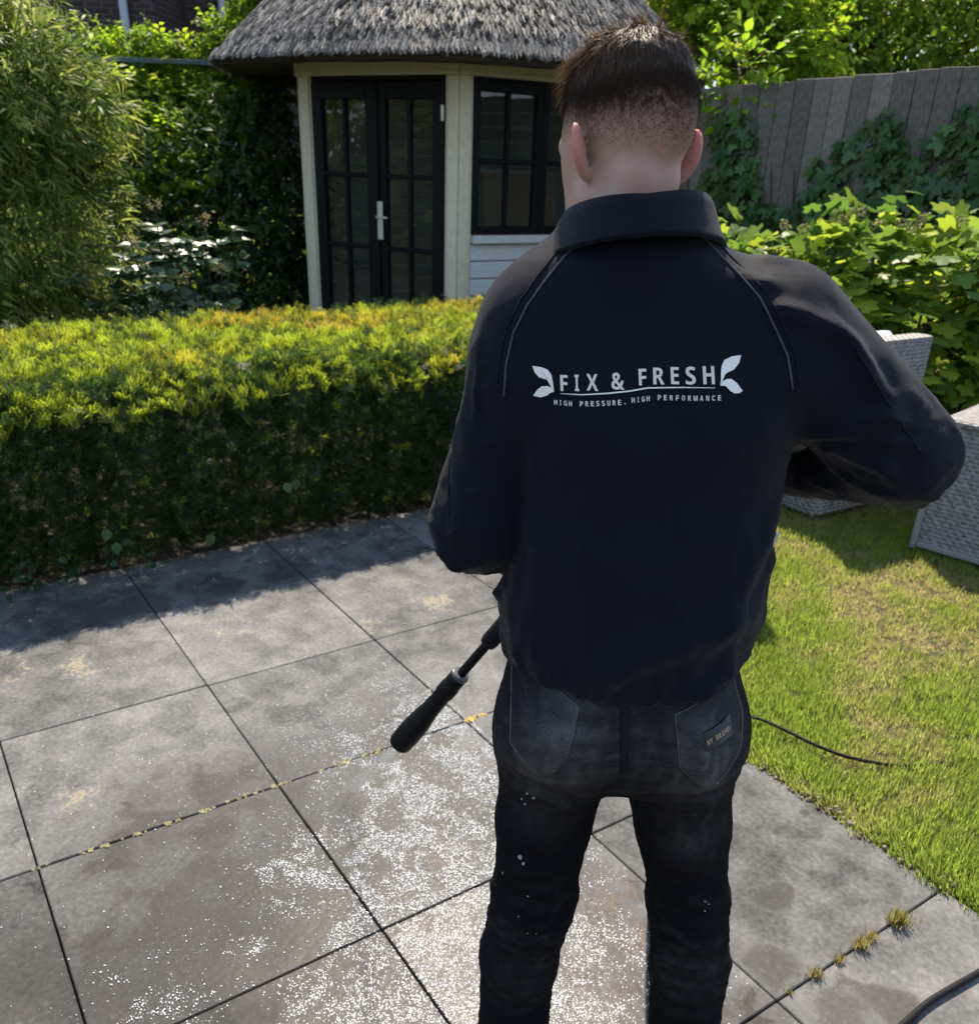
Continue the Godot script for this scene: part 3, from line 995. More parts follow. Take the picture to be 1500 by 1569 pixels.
# ------------------------------------------------------------------ shrubs, climbers, trees
func plants() -> void:
	# broad lobed shrub at the right, in front of the fence
	var bush := thing("shrub", "large bright shrub with broad lobed leaves in front of the fence", "shrub")
	var big := []
	for k in 3:
		big.append(lobed_shape([0.145, 0.12, 0.16][k], 5, 0.24, [0.3, 0.45, 0.15][k]).mesh())
	var spots := []
	for q in [[1.35, 0.72, -5.6, 0.42, 0.62, 0.45, 560], [1.85, 0.78, -5.45, 0.5, 0.66, 0.5, 700], [2.45, 0.74, -5.4, 0.55, 0.7, 0.5, 700], [3.05, 0.8, -5.5, 0.5, 0.72, 0.5, 480], [2.1, 0.4, -5.15, 0.7, 0.4, 0.3, 420]]:
		for e in scatter(Vector3(q[0], q[1], q[2]), Vector3(q[3], q[4], q[5]), q[6], 0.55, 0.35):
			var out: Vector3 = e[1]
			var g := (out + Vector3(0, 0.1, 0.1) + wild(0.6)).normalized()
			spots.append(Transform3D(frame(g + Vector3(0, -0.45, 0), Vector3(0, 0.8, 0) + out * 0.9 + wild(0.45), rng.randf_range(0.65, 1.15)), e[0]))
	leaves(bush, "leaf", big, spots, [Color(0.09, 0.17, 0.025), Color(0.13, 0.22, 0.03), Color(0.2, 0.29, 0.035), Color(0.32, 0.4, 0.035)], 0.42, 0.55, 300)
	for k in 16:
		var x := 1.2 + k * 0.13
		limb(bush, "stem", [Vector3(x, 0, -5.5), Vector3(x + rng.randf_range(-0.1, 0.1), 0.6, -5.45), Vector3(x + rng.randf_range(-0.25, 0.25), 1.2, -5.4 + rng.randf_range(-0.2, 0.2))], [0.012, 0.009, 0.005])
	for k in 14:
		var p := Vector3(rng.randf_range(1.3, 3.2), rng.randf_range(1.28, 1.42), rng.randf_range(-5.5, -5.2))
		var f := Shape.new()
		for j in 26:
			var o := wild(0.03)
			f.box(p + o * Vector3(1, 0.8, 1), Vector3.ONE * 0.011, Basis(wild(1.0).normalized(), rng.randf()), 0.003)
		part("flower_bud", f.mesh(), mat(lin(0.34, 0.31, 0.10), 0.7, 0.25), bush)
	# ivy on the fence
	var ivy := thing("ivy", "dark green ivy climbing over the grey board fence", "ivy")
	var a := Vector3(1.56, 0, -8.2)
	var d := Vector3(0.6585, 0, 0.7526)
	var front := d.cross(Vector3.UP)
	var heights := [[-1.5, 1.9], [0.0, 0.5], [0.12, 0.6], [0.2, 1.95], [0.5, 2.02], [0.62, 1.55], [0.72, 1.35], [1.02, 1.3], [1.12, 1.66], [1.3, 1.78], [1.5, 1.9], [1.66, 2.08], [1.78, 1.74], [1.95, 1.8], [2.1, 1.98], [2.4, 2.1], [4.6, 2.0]]
	spots = []
	for k in 5600:
		var s := rng.randf_range(-1.2, 3.4)
		var h := 2.0
		for j in heights.size() - 1:
			if s >= heights[j][0] and s < heights[j + 1][0]:
				h = lerpf(heights[j][1], heights[j + 1][1], (s - heights[j][0]) / (heights[j + 1][0] - heights[j][0]))
		var y := rng.randf_range(0.1, h + 0.02)
		var thick := clampf((h - y) * 0.35, 0.03, 0.18)
		if (h - y) < 0.45 and noise.get_noise_2d(s * 3.2, y * 3.2) < -0.18:
			continue
		var p := a + d * s + Vector3(0, y, 0) + front * (0.03 + rng.randf() * thick)
		spots.append(Transform3D(frame(Vector3(0, -0.9, 0) + d * rng.randf_range(-0.5, 0.5) + front * 0.3 + wild(0.3), front + Vector3(0, 0.5, 0) + wild(0.65), rng.randf_range(0.6, 1.25)), p))
	var seen := []
	var hidden := []
	for t in spots:
		var s: float = (t.origin - a).dot(d)
		(seen if s > 0.1 and s < 2.3 and t.origin.y > 1.15 else hidden).append(t)
	while seen.size() > 300:
		hidden.append(seen.pop_back())
	var star := [lobed_shape(0.125, 5, 0.42, 0.14, 0.0).mesh(), lobed_shape(0.105, 3, 0.42, 0.25, 0.0).mesh()]
	var greens := [Color(0.022, 0.06, 0.012), Color(0.035, 0.085, 0.018), Color(0.055, 0.115, 0.025)]
	leaves(ivy, "leaf", star, seen, greens, 0.4, 0.15, 300)
	leaves(ivy, "foliage", star, hidden, greens, 0.4, 0.15, 0)
	for k in 16:
		var s := -0.6 + k * 0.2
		limb(ivy, "stem", [a + d * s + front * 0.03, a + d * (s + 0.08) + front * 0.035 + Vector3(0, 0.9, 0), a + d * (s - 0.05) + front * 0.03 + Vector3(0, 1.6, 0)], [0.012, 0.009, 0.004])
	# bamboo at the left
	var bamboo := thing("bamboo", "tall bamboo clump with narrow drooping leaves at the left edge", "bamboo")
	var blade := leaf_shape(0.09, 0.0155, 3, 0.2, 0.35, 0.05)
	var tufts := [twig_shape(blade, 9, 0.1, 0.7, false).mesh(), twig_shape(blade, 7, 0.16, 0.8, false).mesh()]
	spots = []
	for q in [[-3.35, 1.2, -6.35, 0.72, 1.1, 0.7, 2300], [-3.05, 1.85, -6.3, 0.58, 0.45, 0.55, 1000], [-3.7, 2.2, -6.6, 0.8, 0.6, 0.6, 900]]:
		for e in scatter(Vector3(q[0], q[1], q[2]), Vector3(q[3], q[4], q[5]), q[6], 0.6, 0.35):
			spots.append(Transform3D(frame(e[1] * 0.7 + Vector3(0, -0.55, 0) + wild(0.45), e[1] + Vector3(0, 0.9, 0) + wild(0.4), rng.randf_range(0.8, 1.5)), e[0]))
	leaves(bamboo, "foliage", tufts, spots, [Color(0.11, 0.18, 0.035), Color(0.17, 0.25, 0.045), Color(0.27, 0.34, 0.06), Color(0.36, 0.4, 0.1)], 0.45, 0.55, 0)
	for k in 15:
		var p := Vector3(-3.3 + rng.randf_range(-0.3, 0.3), 0, -6.4 + rng.randf_range(-0.25, 0.25))
		var lean := Vector3(rng.randf_range(-0.7, 0.75), 0, rng.randf_range(-0.4, 0.6))
		limb(bamboo, "culm", [p, p + lean * 0.15 + Vector3(0, 0.9, 0), p + lean * 0.5 + Vector3(0, 1.8, 0), p + lean + Vector3(0, 2.35, 0)], [0.011, 0.01, 0.007, 0.003], mat(lin(0.12, 0.13, 0.04), 0.5))
	# climber over the mesh fence
	var climber := thing("climber", "bright yellow-green climbing plant spilling over the green mesh fence", "climber")
	var oval := leaf_shape(0.075, 0.045, 3, 0.25, 0.3, 0.12)
	var sprays := [twig_shape(oval, 6, 0.16, 0.9).mesh(), twig_shape(oval, 8, 0.22, 0.9, false).mesh()]
	spots = []
	for q in [[-2.65, 2.08, -8.0, 0.75, 0.17, 0.18, 330], [-2.6, 1.86, -7.72, 0.75, 0.16, 0.18, 330], [-2.55, 1.63, -7.44, 0.72, 0.16, 0.18, 330], [-2.5, 1.4, -7.2, 0.6, 0.14, 0.16, 230], [-1.95, 1.95, -7.75, 0.3, 0.2, 0.18, 150], [-2.9, 2.24, -8.05, 0.6, 0.11, 0.2, 260], [-2.05, 2.2, -8.0, 0.38, 0.36, 0.2, 460], [-1.75, 2.6, -8.15, 0.36, 0.3, 0.2, 420], [-3.7, 1.85, -8.1, 0.45, 0.4, 0.4, 340], [-2.35, 0.75, -7.95, 1.0, 0.75, 0.3, 420], [-4.35, 2.75, -8.6, 0.42, 0.6, 0.5, 420]]:
		for e in scatter(back(q[0], q[1], q[2]), Vector3(q[3], q[4], q[5]) * 1.28, int(q[6] * 1.25), 0.4, 0.4):
			spots.append(Transform3D(frame(e[1] + Vector3(0, -0.15, 0) + wild(0.6), e[1] * 0.4 + Vector3(0, 1, 0.2) + wild(0.4), rng.randf_range(0.7, 1.25)), e[0]))
	leaves(climber, "foliage", sprays, spots, [Color(0.2, 0.33, 0.018), Color(0.28, 0.42, 0.022), Color(0.35, 0.44, 0.025), Color(0.12, 0.22, 0.02)], 0.45, 0.75, 0)
	for k in 7:
		var x := -4.3 + k * 0.36
		limb(climber, "stem", [Vector3(x, 0, -10.24), Vector3(x + 0.1, 1.0, -10.24), Vector3(x + rng.randf_range(-0.2, 0.2), 2.2, -10.24)], [0.02, 0.014, 0.006])
	# dark evergreen beside the summerhouse
	var dark := thing("laurel", "dark evergreen shrub in deep shade left of the summerhouse", "shrub")
	var lance := leaf_shape(0.09, 0.036, 3, 0.2, 0.25, 0.1)
	var lts := [twig_shape(lance, 7, 0.18, 0.9, false).mesh()]
	spots = []
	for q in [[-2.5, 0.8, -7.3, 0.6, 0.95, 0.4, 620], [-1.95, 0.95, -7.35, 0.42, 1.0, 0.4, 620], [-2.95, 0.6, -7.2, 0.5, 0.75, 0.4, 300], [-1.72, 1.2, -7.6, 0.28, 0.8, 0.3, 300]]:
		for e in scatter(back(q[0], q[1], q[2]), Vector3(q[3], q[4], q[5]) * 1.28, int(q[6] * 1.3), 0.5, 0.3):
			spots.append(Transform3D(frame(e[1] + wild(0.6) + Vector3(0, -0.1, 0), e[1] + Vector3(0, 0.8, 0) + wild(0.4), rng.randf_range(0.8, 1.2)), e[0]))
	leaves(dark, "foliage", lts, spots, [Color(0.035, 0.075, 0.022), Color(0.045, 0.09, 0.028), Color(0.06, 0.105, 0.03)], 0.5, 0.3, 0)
	limb(dark, "trunk", [Vector3(-2.95, 0, -9.5), Vector3(-2.9, 0.9, -9.5), Vector3(-2.7, 1.7, -9.55)], [0.04, 0.03, 0.012])
	# glossy shrub with dry flower heads behind the hedge
	var gloss := thing("flowering_shrub", "sparse shrub with glossy leaves and dry tan flower heads behind the hedge", "shrub")
	var spoon := [leaf_shape(0.10, 0.044, 4, 0.2, 0.3, 0.08).mesh(), leaf_shape(0.085, 0.04, 4, 0.1, 0.1, 0.08).mesh()]
	spots = []
	for q in [[-2.12, 0.98, -5.85, 0.3, 0.32, 0.28, 26], [-2.3, 0.78, -5.75, 0.3, 0.34, 0.3, 26], [-1.95, 0.8, -5.8, 0.34, 0.34, 0.3, 26], [-2.2, 0.55, -5.7, 0.4, 0.34, 0.3, 22], [-1.78, 1.0, -5.9, 0.2, 0.24, 0.2, 12]]:
		for e in scatter(Vector3(q[0], q[1], q[2]), Vector3(q[3], q[4], q[5]), q[6], 0.55, 0.3):
			for j in 7:
				var ang := TAU * j / 7.0 + rng.randf() * 0.6
				var up: Vector3 = (e[1] + Vector3(0, 0.8, 0)).normalized()
				var side := Vector3(cos(ang), 0.15, sin(ang))
				spots.append(Transform3D(frame(side + up * 0.25, up + side * -0.1 + wild(0.2), rng.randf_range(0.8, 1.2)), e[0] + wild(0.012)))
	leaves(gloss, "leaf", spoon, spots, [Color(0.03, 0.065, 0.025), Color(0.045, 0.085, 0.03), Color(0.06, 0.1, 0.04)], 0.34, 0.2, 300)
	for q in [[-2.07, 1.3, -5.75], [-2.18, 1.1, -5.6], [-1.8, 1.22, -5.8], [-1.85, 0.92, -5.55], [-2.5, 0.86, -5.6], [-1.7, 0.95, -5.7], [-2.42, 0.62, -5.45], [-1.82, 0.72, -5.5], [-2.05, 0.75, -5.5]]:
		var f := Shape.new()
		for j in 40:
			var o := wild(1.0).normalized() * rng.randf_range(0.012, 0.038)
			f.add(oval, Transform3D(frame(o + wild(0.01), wild(1.0), 0.22), Vector3(q[0], q[1], q[2]) + o))
		part("flower_head", f.mesh(), mat(lin(0.33, 0.25, 0.13), 0.8, 0.3), gloss)
		limb(gloss, "stem", [Vector3(-2.1 + (q[0] + 2.1) * 0.3, 0, -5.85), Vector3(q[0], q[1] * 0.6, -5.8), Vector3(q[0], q[1], q[2])], [0.014, 0.009, 0.004])
	# trees beyond the fence, beyond the climber, and behind the viewer (mirrored in the panes)
	var trees := [
		["broad_tree", "leafy tree with a thin dark trunk rising behind the board fence", Vector3(3.75, 0, -10.8), 3.2, 0.09, [[3.6, 3.75, -10.8, 1.3, 1.0, 1.0, 620], [2.6, 3.3, -10.4, 0.9, 0.62, 0.8, 460], [4.8, 3.4, -10.6, 1.0, 0.8, 0.9, 420], [3.3, 2.75, -10.2, 0.9, 0.3, 0.5, 300], [4.4, 2.75, -10.2, 0.7, 0.3, 0.5, 210]], 0.85],
		["broad_tree", "lighter tree with branches hanging over the far end of the fence", Vector3(2.0, 0, -9.4), 2.9, 0.06, [[1.95, 2.85, -9.4, 0.5, 0.55, 0.5, 520], [1.6, 3.2, -9.6, 0.5, 0.5, 0.5, 330], [1.85, 2.25, -8.0, 0.2, 0.22, 0.14, 60], [2.5, 2.55, -9.2, 0.45, 0.3, 0.4, 260]], 1.25],
		["broad_tree", "far tree filling the gap above the fence at the right edge", Vector3(6.2, 0, -13.5), 3.6, 0.11, [[6.0, 3.6, -13.5, 1.6, 1.3, 1.2, 620], [4.4, 2.9, -13.3, 1.5, 1.0, 1.0, 620], [3.4, 3.6, -13.6, 0.9, 1.0, 0.9, 300]], 0.9],
		["broad_tree", "bright leafy branch tips above the thatch", Vector3(1.3, 0, -12.2), 3.0, 0.05, [[1.15, 3.35, -11.9, 0.36, 0.3, 0.3, 110]], 1.3],
		["garden_tree", "garden tree out of frame on the left, mirrored in the door panes", Vector3(-9.0, 0, -3.0), 3.0, 0.16, [[-9.0, 2.6, -4.2, 1.3, 2.2, 2.4, 1100], [-8.6, 1.1, -1.6, 1.2, 1.3, 2.2, 700], [-8.2, 0.9, -5.6, 0.8, 1.0, 1.2, 400]], 0.85],
		["garden_tree", "tall garden tree behind the viewer", Vector3(-2.0, 0, 8.0), 4.0, 0.2, [[-3.4, 3.4, 8.0, 2.6, 3.3, 1.6, 1100], [0.2, 3.6, 8.6, 2.4, 3.4, 1.6, 1100]], 0.8],
		["garden_tree", "tall garden tree behind the viewer on the lawn side", Vector3(5.0, 0, 7.5), 4.0, 0.2, [[4.6, 3.5, 7.5, 2.6, 3.4, 1.8, 1200]], 0.8]]
	var leafy := leaf_shape(0.085, 0.055, 3, 0.2, 0.25, 0.15)
	var boughs := [twig_shape(leafy, 7, 0.3, 0.9).mesh(), twig_shape(leafy, 9, 0.36, 0.9, false).mesh()]
	for t in trees:
		var label: String = t[1]
		var behind: bool = t[0] == "garden_tree"
		var tree := thing(t[0], label, "tree")
		var at: Vector3 = t[2]
		limb(tree, "trunk", [at + Vector3(0, -0.06, 0), at + Vector3(0.05, t[3] * 0.5, 0.0), at + Vector3(-0.04, t[3], 0.02)], [t[4], t[4] * 0.8, t[4] * 0.45])
		spots = []
		for q in t[5]:
			for e in scatter(Vector3(q[0], q[1], q[2]), Vector3(q[3], q[4], q[5]), int(q[6] * (0.8 if behind else 0.62)), 0.25, 0.45):
				spots.append(Transform3D(frame(e[1] + wild(0.8), e[1] * 0.5 + Vector3(0, 1, 0) + wild(0.5), rng.randf_range(0.8, 1.2) * (1.6 if behind else 1.0)), e[0]))
			for j in 3:
				var e := Vector3(q[0], q[1], q[2]) + Vector3(rng.randf_range(-0.7, 0.7) * q[3], rng.randf_range(-0.2, 0.7) * q[4], rng.randf_range(-0.6, 0.6) * q[5])
				var f := at + Vector3(0, t[3] * rng.randf_range(0.55, 0.95), 0)
				limb(tree, "branch", [f, (e + f) * 0.5 + Vector3(0, 0.12, 0), e], [t[4] * 0.4, t[4] * 0.28, 0.006])
		var k: float = t[6]
		leaves(tree, "crown", boughs, spots, [Color(0.15 * k, 0.27 * k, 0.02), Color(0.23 * k, 0.36 * k, 0.025), Color(0.32 * k, 0.41 * k, 0.035)], 0.42, 0.65, 0)


# ------------------------------------------------------------------ the lawn
func lawn() -> void:
	var edge0 := slab_at(4.0, -3.4)
	var edge1 := slab_at(4.0, 7.0)
	var base := Shape.new()
	base.flat([edge0 + Vector3(0, -0.012, 0), edge1 + Vector3(0, -0.012, 0), Vector3(8, -0.012, 3), Vector3(8, -0.012, -8), Vector3(1.2, -0.012, -8.0), Vector3(-0.3, -0.012, -5.6)], Vector3.UP)
	tag(part("lawn_earth", base.mesh(), grain(mat(lin(0.10, 0.085, 0.035), 1.0), 0.08, Color(0.3, 0.3, 0.3), Color.WHITE, Vector3(2, 2, 2), 61)), "earth and thatch under the lawn grass", "ground", "", "structure")
	var tufts := []
	for q in 4:
		var s := Shape.new()
		for k in 11:
			var len := rng.randf_range(0.016, 0.046)
			var ang := rng.randf() * TAU
			var lean := rng.randf_range(0.2, 1.7)
			var b := leaf_shape(len, 0.0030, 2, 0.0, rng.randf_range(0.1, 0.7), 0.0)
			var o := Vector3(rng.randf_range(-0.018, 0.018), 0, rng.randf_range(-0.018, 0.018))
			s.add(b, Transform3D(frame(Vector3(cos(ang) * lean, 1, sin(ang) * lean), Vector3(cos(ang), 0.4, sin(ang))), o), Color.WHITE * rng.randf_range(0.7, 1.2))
		tufts.append(s.mesh())
	var across := Vector3(cos(TURN), 0, -sin(TURN))
	var down := Vector3(sin(TURN), 0, cos(TURN))
	var where := [[], [], [], []]
	var tints := [[], [], [], []]
	for k in 80000:
		var b := 4.0 + pow(rng.randf(), 1.25) * 6.0
		var a := rng.randf_range(-3.2, 4.6)
		var fray := 0.06 * noise.get_noise_2d(a * 6.0, 3.0) - 0.03
		if b - 4.0 < fray + 0.02 or (a < 1.03 and b < 6.02):
			continue
		var p := slab_at(b, a, -0.012)
		if p.z < -5.7 or p.x > 4.2:
			continue
		var dry := noise.get_noise_2d(p.x * 1.4, p.z * 1.4) * 1.1 + noise.get_noise_2d(p.x * 5.0, p.z * 5.0) * 0.7 + 0.15
		if p.x > 1.4 and p.z > -3.9 and p.z < -2.9:
			dry += 0.35
		if b < 4.35:
			dry -= 0.25
		dry = clampf(dry + rng.randf_range(-0.25, 0.25), 0.0, 1.0)
		var c := Color(0.28, 0.37, 0.055).lerp(Color(0.6, 0.5, 0.22), dry)
		if rng.randf() < 0.12:
			c = Color(0.36, 0.46, 0.06)
		var j := rng.randf_range(0.75, 1.25)
		var size := rng.randf_range(0.6, 1.0) * (1.12 if b < 4.25 else 1.0) * lerpf(1.1, 0.6, dry)
		var q := k % 4
		var tilt := Vector3(0, 1, 0)
		if b < 4.12:
			tilt -= across * 0.5
		where[q].append(Transform3D(Basis(Quaternion(Vector3.UP, tilt.normalized())) * Basis(Vector3.UP, rng.randf() * TAU).scaled(Vector3.ONE * size), p))
		tints[q].append(Color(c.r * j, c.g * j, c.b * j))
	var root := thing("lawn", "short lawn with yellow dry patches beside the patio", "grass")
	root.set_meta("kind", "stuff")
	for q in 4:
		crowd("grass", tufts[q], M.grass, where[q], tints[q], root)
	# crumbs of earth along the worn edge
	var crumb := Shape.new()
	crumb.box(Vector3.ZERO, Vector3(0.012, 0.008, 0.01), Basis(), 0.003)
	where = []
	tints = []
	for k in 420:
		var a := rng.randf_range(3.05, 4.05) if rng.randf() < 0.6 else rng.randf_range(-1, 5)
		var p := slab_at(4.0 + rng.randf_range(-0.03, 0.09), a, rng.randf_range(-0.012, 0.006))
		where.append(Transform3D(Basis(wild(1.0).normalized(), rng.randf() * 3.0).scaled(Vector3.ONE * rng.randf_range(0.4, 1.5)), p))
		var g := rng.randf_range(0.03, 0.16)
		tints.append(Color(g, g * 0.72, g * 0.5))
	tag(crowd("loose_earth", crumb.mesh(), M.reed, where, tints), "crumbs of brown earth along the worn lawn edge", "earth", "", "stuff")


# ------------------------------------------------------------------ wicker furniture
func rounded(x0: float, x1: float, z0: float, z1: float, r: float) -> Array:
	var out := []
	for q in [[x1 - r, z1 - r, 0.0], [x0 + r, z1 - r, 0.5], [x0 + r, z0 + r, 1.0], [x1 - r, z0 + r, 1.5]]:
		for k in 5:
			var t: float = (q[2] + 0.5 * k / 4.0) * PI
			out.append(Vector2(q[0] + cos(t) * r, q[1] + sin(t) * r))
	return out


func woven(outline: Array, y0: float, y1: float, shrink := 0.0) -> ArrayMesh:   # an upright woven body with its weave laid round it
	var s := Shape.new()
	var mid := Vector2.ZERO
	for p in outline:
		mid += p / outline.size()
	var run := 0.0
	var n := outline.size()
	for k in n + 1:
		var p: Vector2 = outline[k % n]
		if k > 0:
			run += p.distance_to(outline[k - 1])
		var before: Vector2 = outline[(k + n - 1) % n]
		var after: Vector2 = outline[(k + 1) % n]
		var t := (after - before).normalized()
		var o := Vector3(t.y, 0, -t.x)
		if Vector2(o.x, o.z).dot(p - mid) < 0.0:
			o = -o
		var low := p.lerp(mid, shrink)
		s.point(Vector3(low.x, y0, low.y), o, Vector2(run, -y0))
		s.point(Vector3(p.x, y1 - 0.008, p.y), o, Vector2(run, -y1))
	for k in n:
		s.quad(k * 2, k * 2 + 2, k * 2 + 3, k * 2 + 1)
	var top := []
	var rim := []
	for p in outline:
		var q: Vector2 = p.lerp(mid, 0.012 / maxf(0.05, p.distance_to(mid)))
		top.append(Vector3(q.x, y1, q.y))
		rim.append(Vector3(p.x, y1 - 0.008, p.y))
	s.flat(top, Vector3.UP)
	for k in n:
		s.flat([rim[k], rim[(k + 1) % n], top[(k + 1) % n], top[k]], Vector3.UP)
	return s.mesh()


func wicker_chair(label: String, at: Vector3, turn: float) -> void:   # x runs along its back, z out of its back
	var o := thing("wicker_armchair", label, "armchair", at, turn, "grey wicker garden furniture")
	var w := 0.70
	part("base", woven(rounded(0, w, -0.74, 0, 0.07), 0.018, 0.42, 0.05), M.wicker, o)
	part("backrest", woven(rounded(-0.02, w - 0.06, -0.09, 0.015, 0.035), 0.423, 0.88), M.wicker, o)
	for x in [0.0, w - 0.11]:
		part("armrest", woven(rounded(x, x + 0.11, -0.74, -0.095, 0.03), 0.423, 0.63), M.wicker, o)
	part("seam_strip", block(Vector3(0.14, 0.24, 0.001), Vector3(0.012, 0.35, 0.012)), M.wicker_trim, o)
	part("seat_cushion", block(Vector3(w * 0.5, 0.475, -0.42), Vector3(w - 0.24, 0.10, 0.6), Basis(), 0.03), M.cushion, o)
	part("back_cushion", block(Vector3(w * 0.5 - 0.03, 0.70, -0.155), Vector3(w - 0.26, 0.37, 0.11), Basis(Vector3.RIGHT, -0.12), 0.035), M.cushion, o)
	for x in [0.07, w - 0.07]:
		for z in [-0.67, -0.07]:
			part("foot", block(Vector3(x, 0.028, z), Vector3(0.05, 0.07, 0.05), Basis(), 0.005), M.wicker_trim, o)


func furniture() -> void:
	wicker_chair("grey wicker armchair on the lawn with its corner towards the viewer, below the leafy shrub", Vector3(1.625, 0, -4.26), 0.57)
	wicker_chair("grey wicker armchair standing behind the person on the lawn", Vector3(0.46, 0, -3.42), 0.25)
	var o := thing("wicker_table", "low box-shaped grey wicker table at the right edge of the lawn", "table", Vector3(1.99, 0, -3.951), -0.78, "grey wicker garden furniture")
	part("body", woven(rounded(0.012, 1.1, -0.72, -0.012, 0.01), 0.02, 0.60), M.wicker, o)
	var lid := Shape.new()
	lid.box(Vector3(0.556, 0.613, -0.366), Vector3(1.12, 0.03, 0.74), Basis(), 0.006)
	part("top", lid.mesh(), M.wicker, o)
	for x in [0.008, 1.104]:
		for z in [-0.724, -0.008]:
			part("corner_post", block(Vector3(x, 0.30, z), Vector3(0.03, 0.595, 0.03), Basis(), 0.008), M.wicker_trim, o)
	part("bottom_rail", block(Vector3(0.556, 0.03, -0.008), Vector3(1.06, 0.025, 0.02)), M.wicker_trim, o)


# ------------------------------------------------------------------ the person
static func smin(a: float, b: float, k: float) -> float:
	var h := maxf(k - absf(a - b), 0.0) / k
	return minf(a, b) - h * h * k * 0.25


static func bone(p: Vector3, a: Vector3, b: Vector3, ra: float, rb: float) -> float:
	var ab := b - a
	var t := clampf((p - a).dot(ab) / ab.length_squared(), 0.0, 1.0)
	return p.distance_to(a + ab * t) - lerpf(ra, rb, t)


static func egg(p: Vector3, c: Vector3, r: Vector3) -> float:
	var q := (p - c) / r
	var k := q.length()
	return (k - 1.0) * minf(r.x, minf(r.y, r.z)) if k < 0.3 else k * (k - 1.0) / (q / r).length()


class Loft:   # a body of rounded cross-sections: rows of height, centre x and z, half width, half depth
	var y0: float
	var y1: float
	var table := PackedFloat32Array()

	func _init(rows: Array) -> void:
		y0 = rows[0][0]
		y1 = rows[-1][0]
		var n := int((y1 - y0) / 0.01) + 2
		for k in n:
			var y := minf(y0 + k * 0.01, y1)
			var j := 0
			while j < rows.size() - 2 and rows[j + 1][0] < y:
				j += 1
			var t: float = (y - rows[j][0]) / (rows[j + 1][0] - rows[j][0])
			var pre: Array = rows[maxi(j - 1, 0)]
			var post: Array = rows[mini(j + 2, rows.size() - 1)]
			for e in range(1, 5):
				table.append(cubic_interpolate(rows[j][e], rows[j + 1][e], pre[e], post[e], clampf(t, 0.0, 1.0)))

	func d(p: Vector3) -> float:
		var f := clampf((p.y - y0) / 0.01, 0.0, table.size() / 4 - 1.001)
		var i := int(f)
		var t := f - i
		i *= 4
		var dx := (p.x - lerpf(table[i], table[i + 4], t)) / lerpf(table[i + 2], table[i + 6], t)
		var b := lerpf(table[i + 3], table[i + 7], t)
		var dz := (p.z - lerpf(table[i + 1], table[i + 5], t)) / b
		var q := dx * dx
		var w := dz * dz
		var r := pow(pow(q, 1.2) + pow(w, 1.2), 1.0 / 2.4)
		var side := (r - 1.0) * b * (1.0 if r > 1.0 else 0.95)
		return maxf(side, maxf(p.y - y1, y0 - p.y))


var jacket_loft: Loft
var jeans_loft: Loft
var head_t: Transform3D
var head_i: Transform3D
var neck_low: Vector3
const L_HAND := Vector3(0.088, 0.983, -1.306)
const R_HAND := Vector3(0.228, 1.088, -1.345)

func jacket_d(p: Vector3) -> float:
	var q := p
	q.y -= (p.x - 0.19) * 0.07 * smoothstep(1.0, 1.3, p.y) + 0.05 * smoothstep(0.24, 0.40, p.x) * smoothstep(1.12, 0.99, p.y)
	var d := jacket_loft.d(q)
	var l := smin(bone(p, Vector3(0.052, 1.40, -1.13), Vector3(-0.022, 1.155, -1.095), 0.075, 0.054), bone(p, Vector3(-0.022, 1.155, -1.095), Vector3(0.078, 1.05, -1.27), 0.056, 0.047), 0.03)
	var r := smin(bone(p, Vector3(0.335, 1.412, -1.12), Vector3(0.510, 1.272, -1.09), 0.078, 0.064), bone(p, Vector3(0.514, 1.262, -1.095), Vector3(0.292, 1.170, -1.36), 0.055, 0.046), 0.02)
	return smin(d, minf(l, r), 0.012 + 0.05 * smoothstep(1.24, 1.38, p.y))


func jeans_d(p: Vector3) -> float:
	var d := jeans_loft.d(p)
	d = smin(d, egg(p, Vector3(0.108, 0.885, -1.03), Vector3(0.08, 0.085, 0.085)), 0.04)
	d = smin(d, egg(p, Vector3(0.278, 0.885, -1.03), Vector3(0.08, 0.085, 0.085)), 0.04)
	var l := bone(p, Vector3(0.110, 0.84, -1.08), Vector3(0.095, 0.69, -1.075), 0.088, 0.071)
	l = smin(l, bone(p, Vector3(0.095, 0.69, -1.075), Vector3(0.086, 0.55, -1.055), 0.071, 0.064), 0.02)
	l = smin(l, bone(p, Vector3(0.086, 0.55, -1.055), Vector3(0.068, 0.42, -1.05), 0.064, 0.061), 0.02)
	l = smin(l, bone(p, Vector3(0.068, 0.42, -1.05), Vector3(0.063, 0.09, -1.04), 0.061, 0.058), 0.02)
	var r := bone(p, Vector3(0.275, 0.84, -1.08), Vector3(0.306, 0.69, -1.07), 0.088, 0.069)
	r = smin(r, bone(p, Vector3(0.306, 0.69, -1.07), Vector3(0.328, 0.55, -1.05), 0.069, 0.059), 0.02)
	r = smin(r, bone(p, Vector3(0.328, 0.55, -1.05), Vector3(0.346, 0.42, -1.045), 0.059, 0.060), 0.02)
	r = smin(r, bone(p, Vector3(0.346, 0.42, -1.045), Vector3(0.368, 0.09, -1.04), 0.060, 0.058), 0.02)
	d = smin(d, minf(l, r), 0.035)
	return maxf(d, 0.075 - p.y)


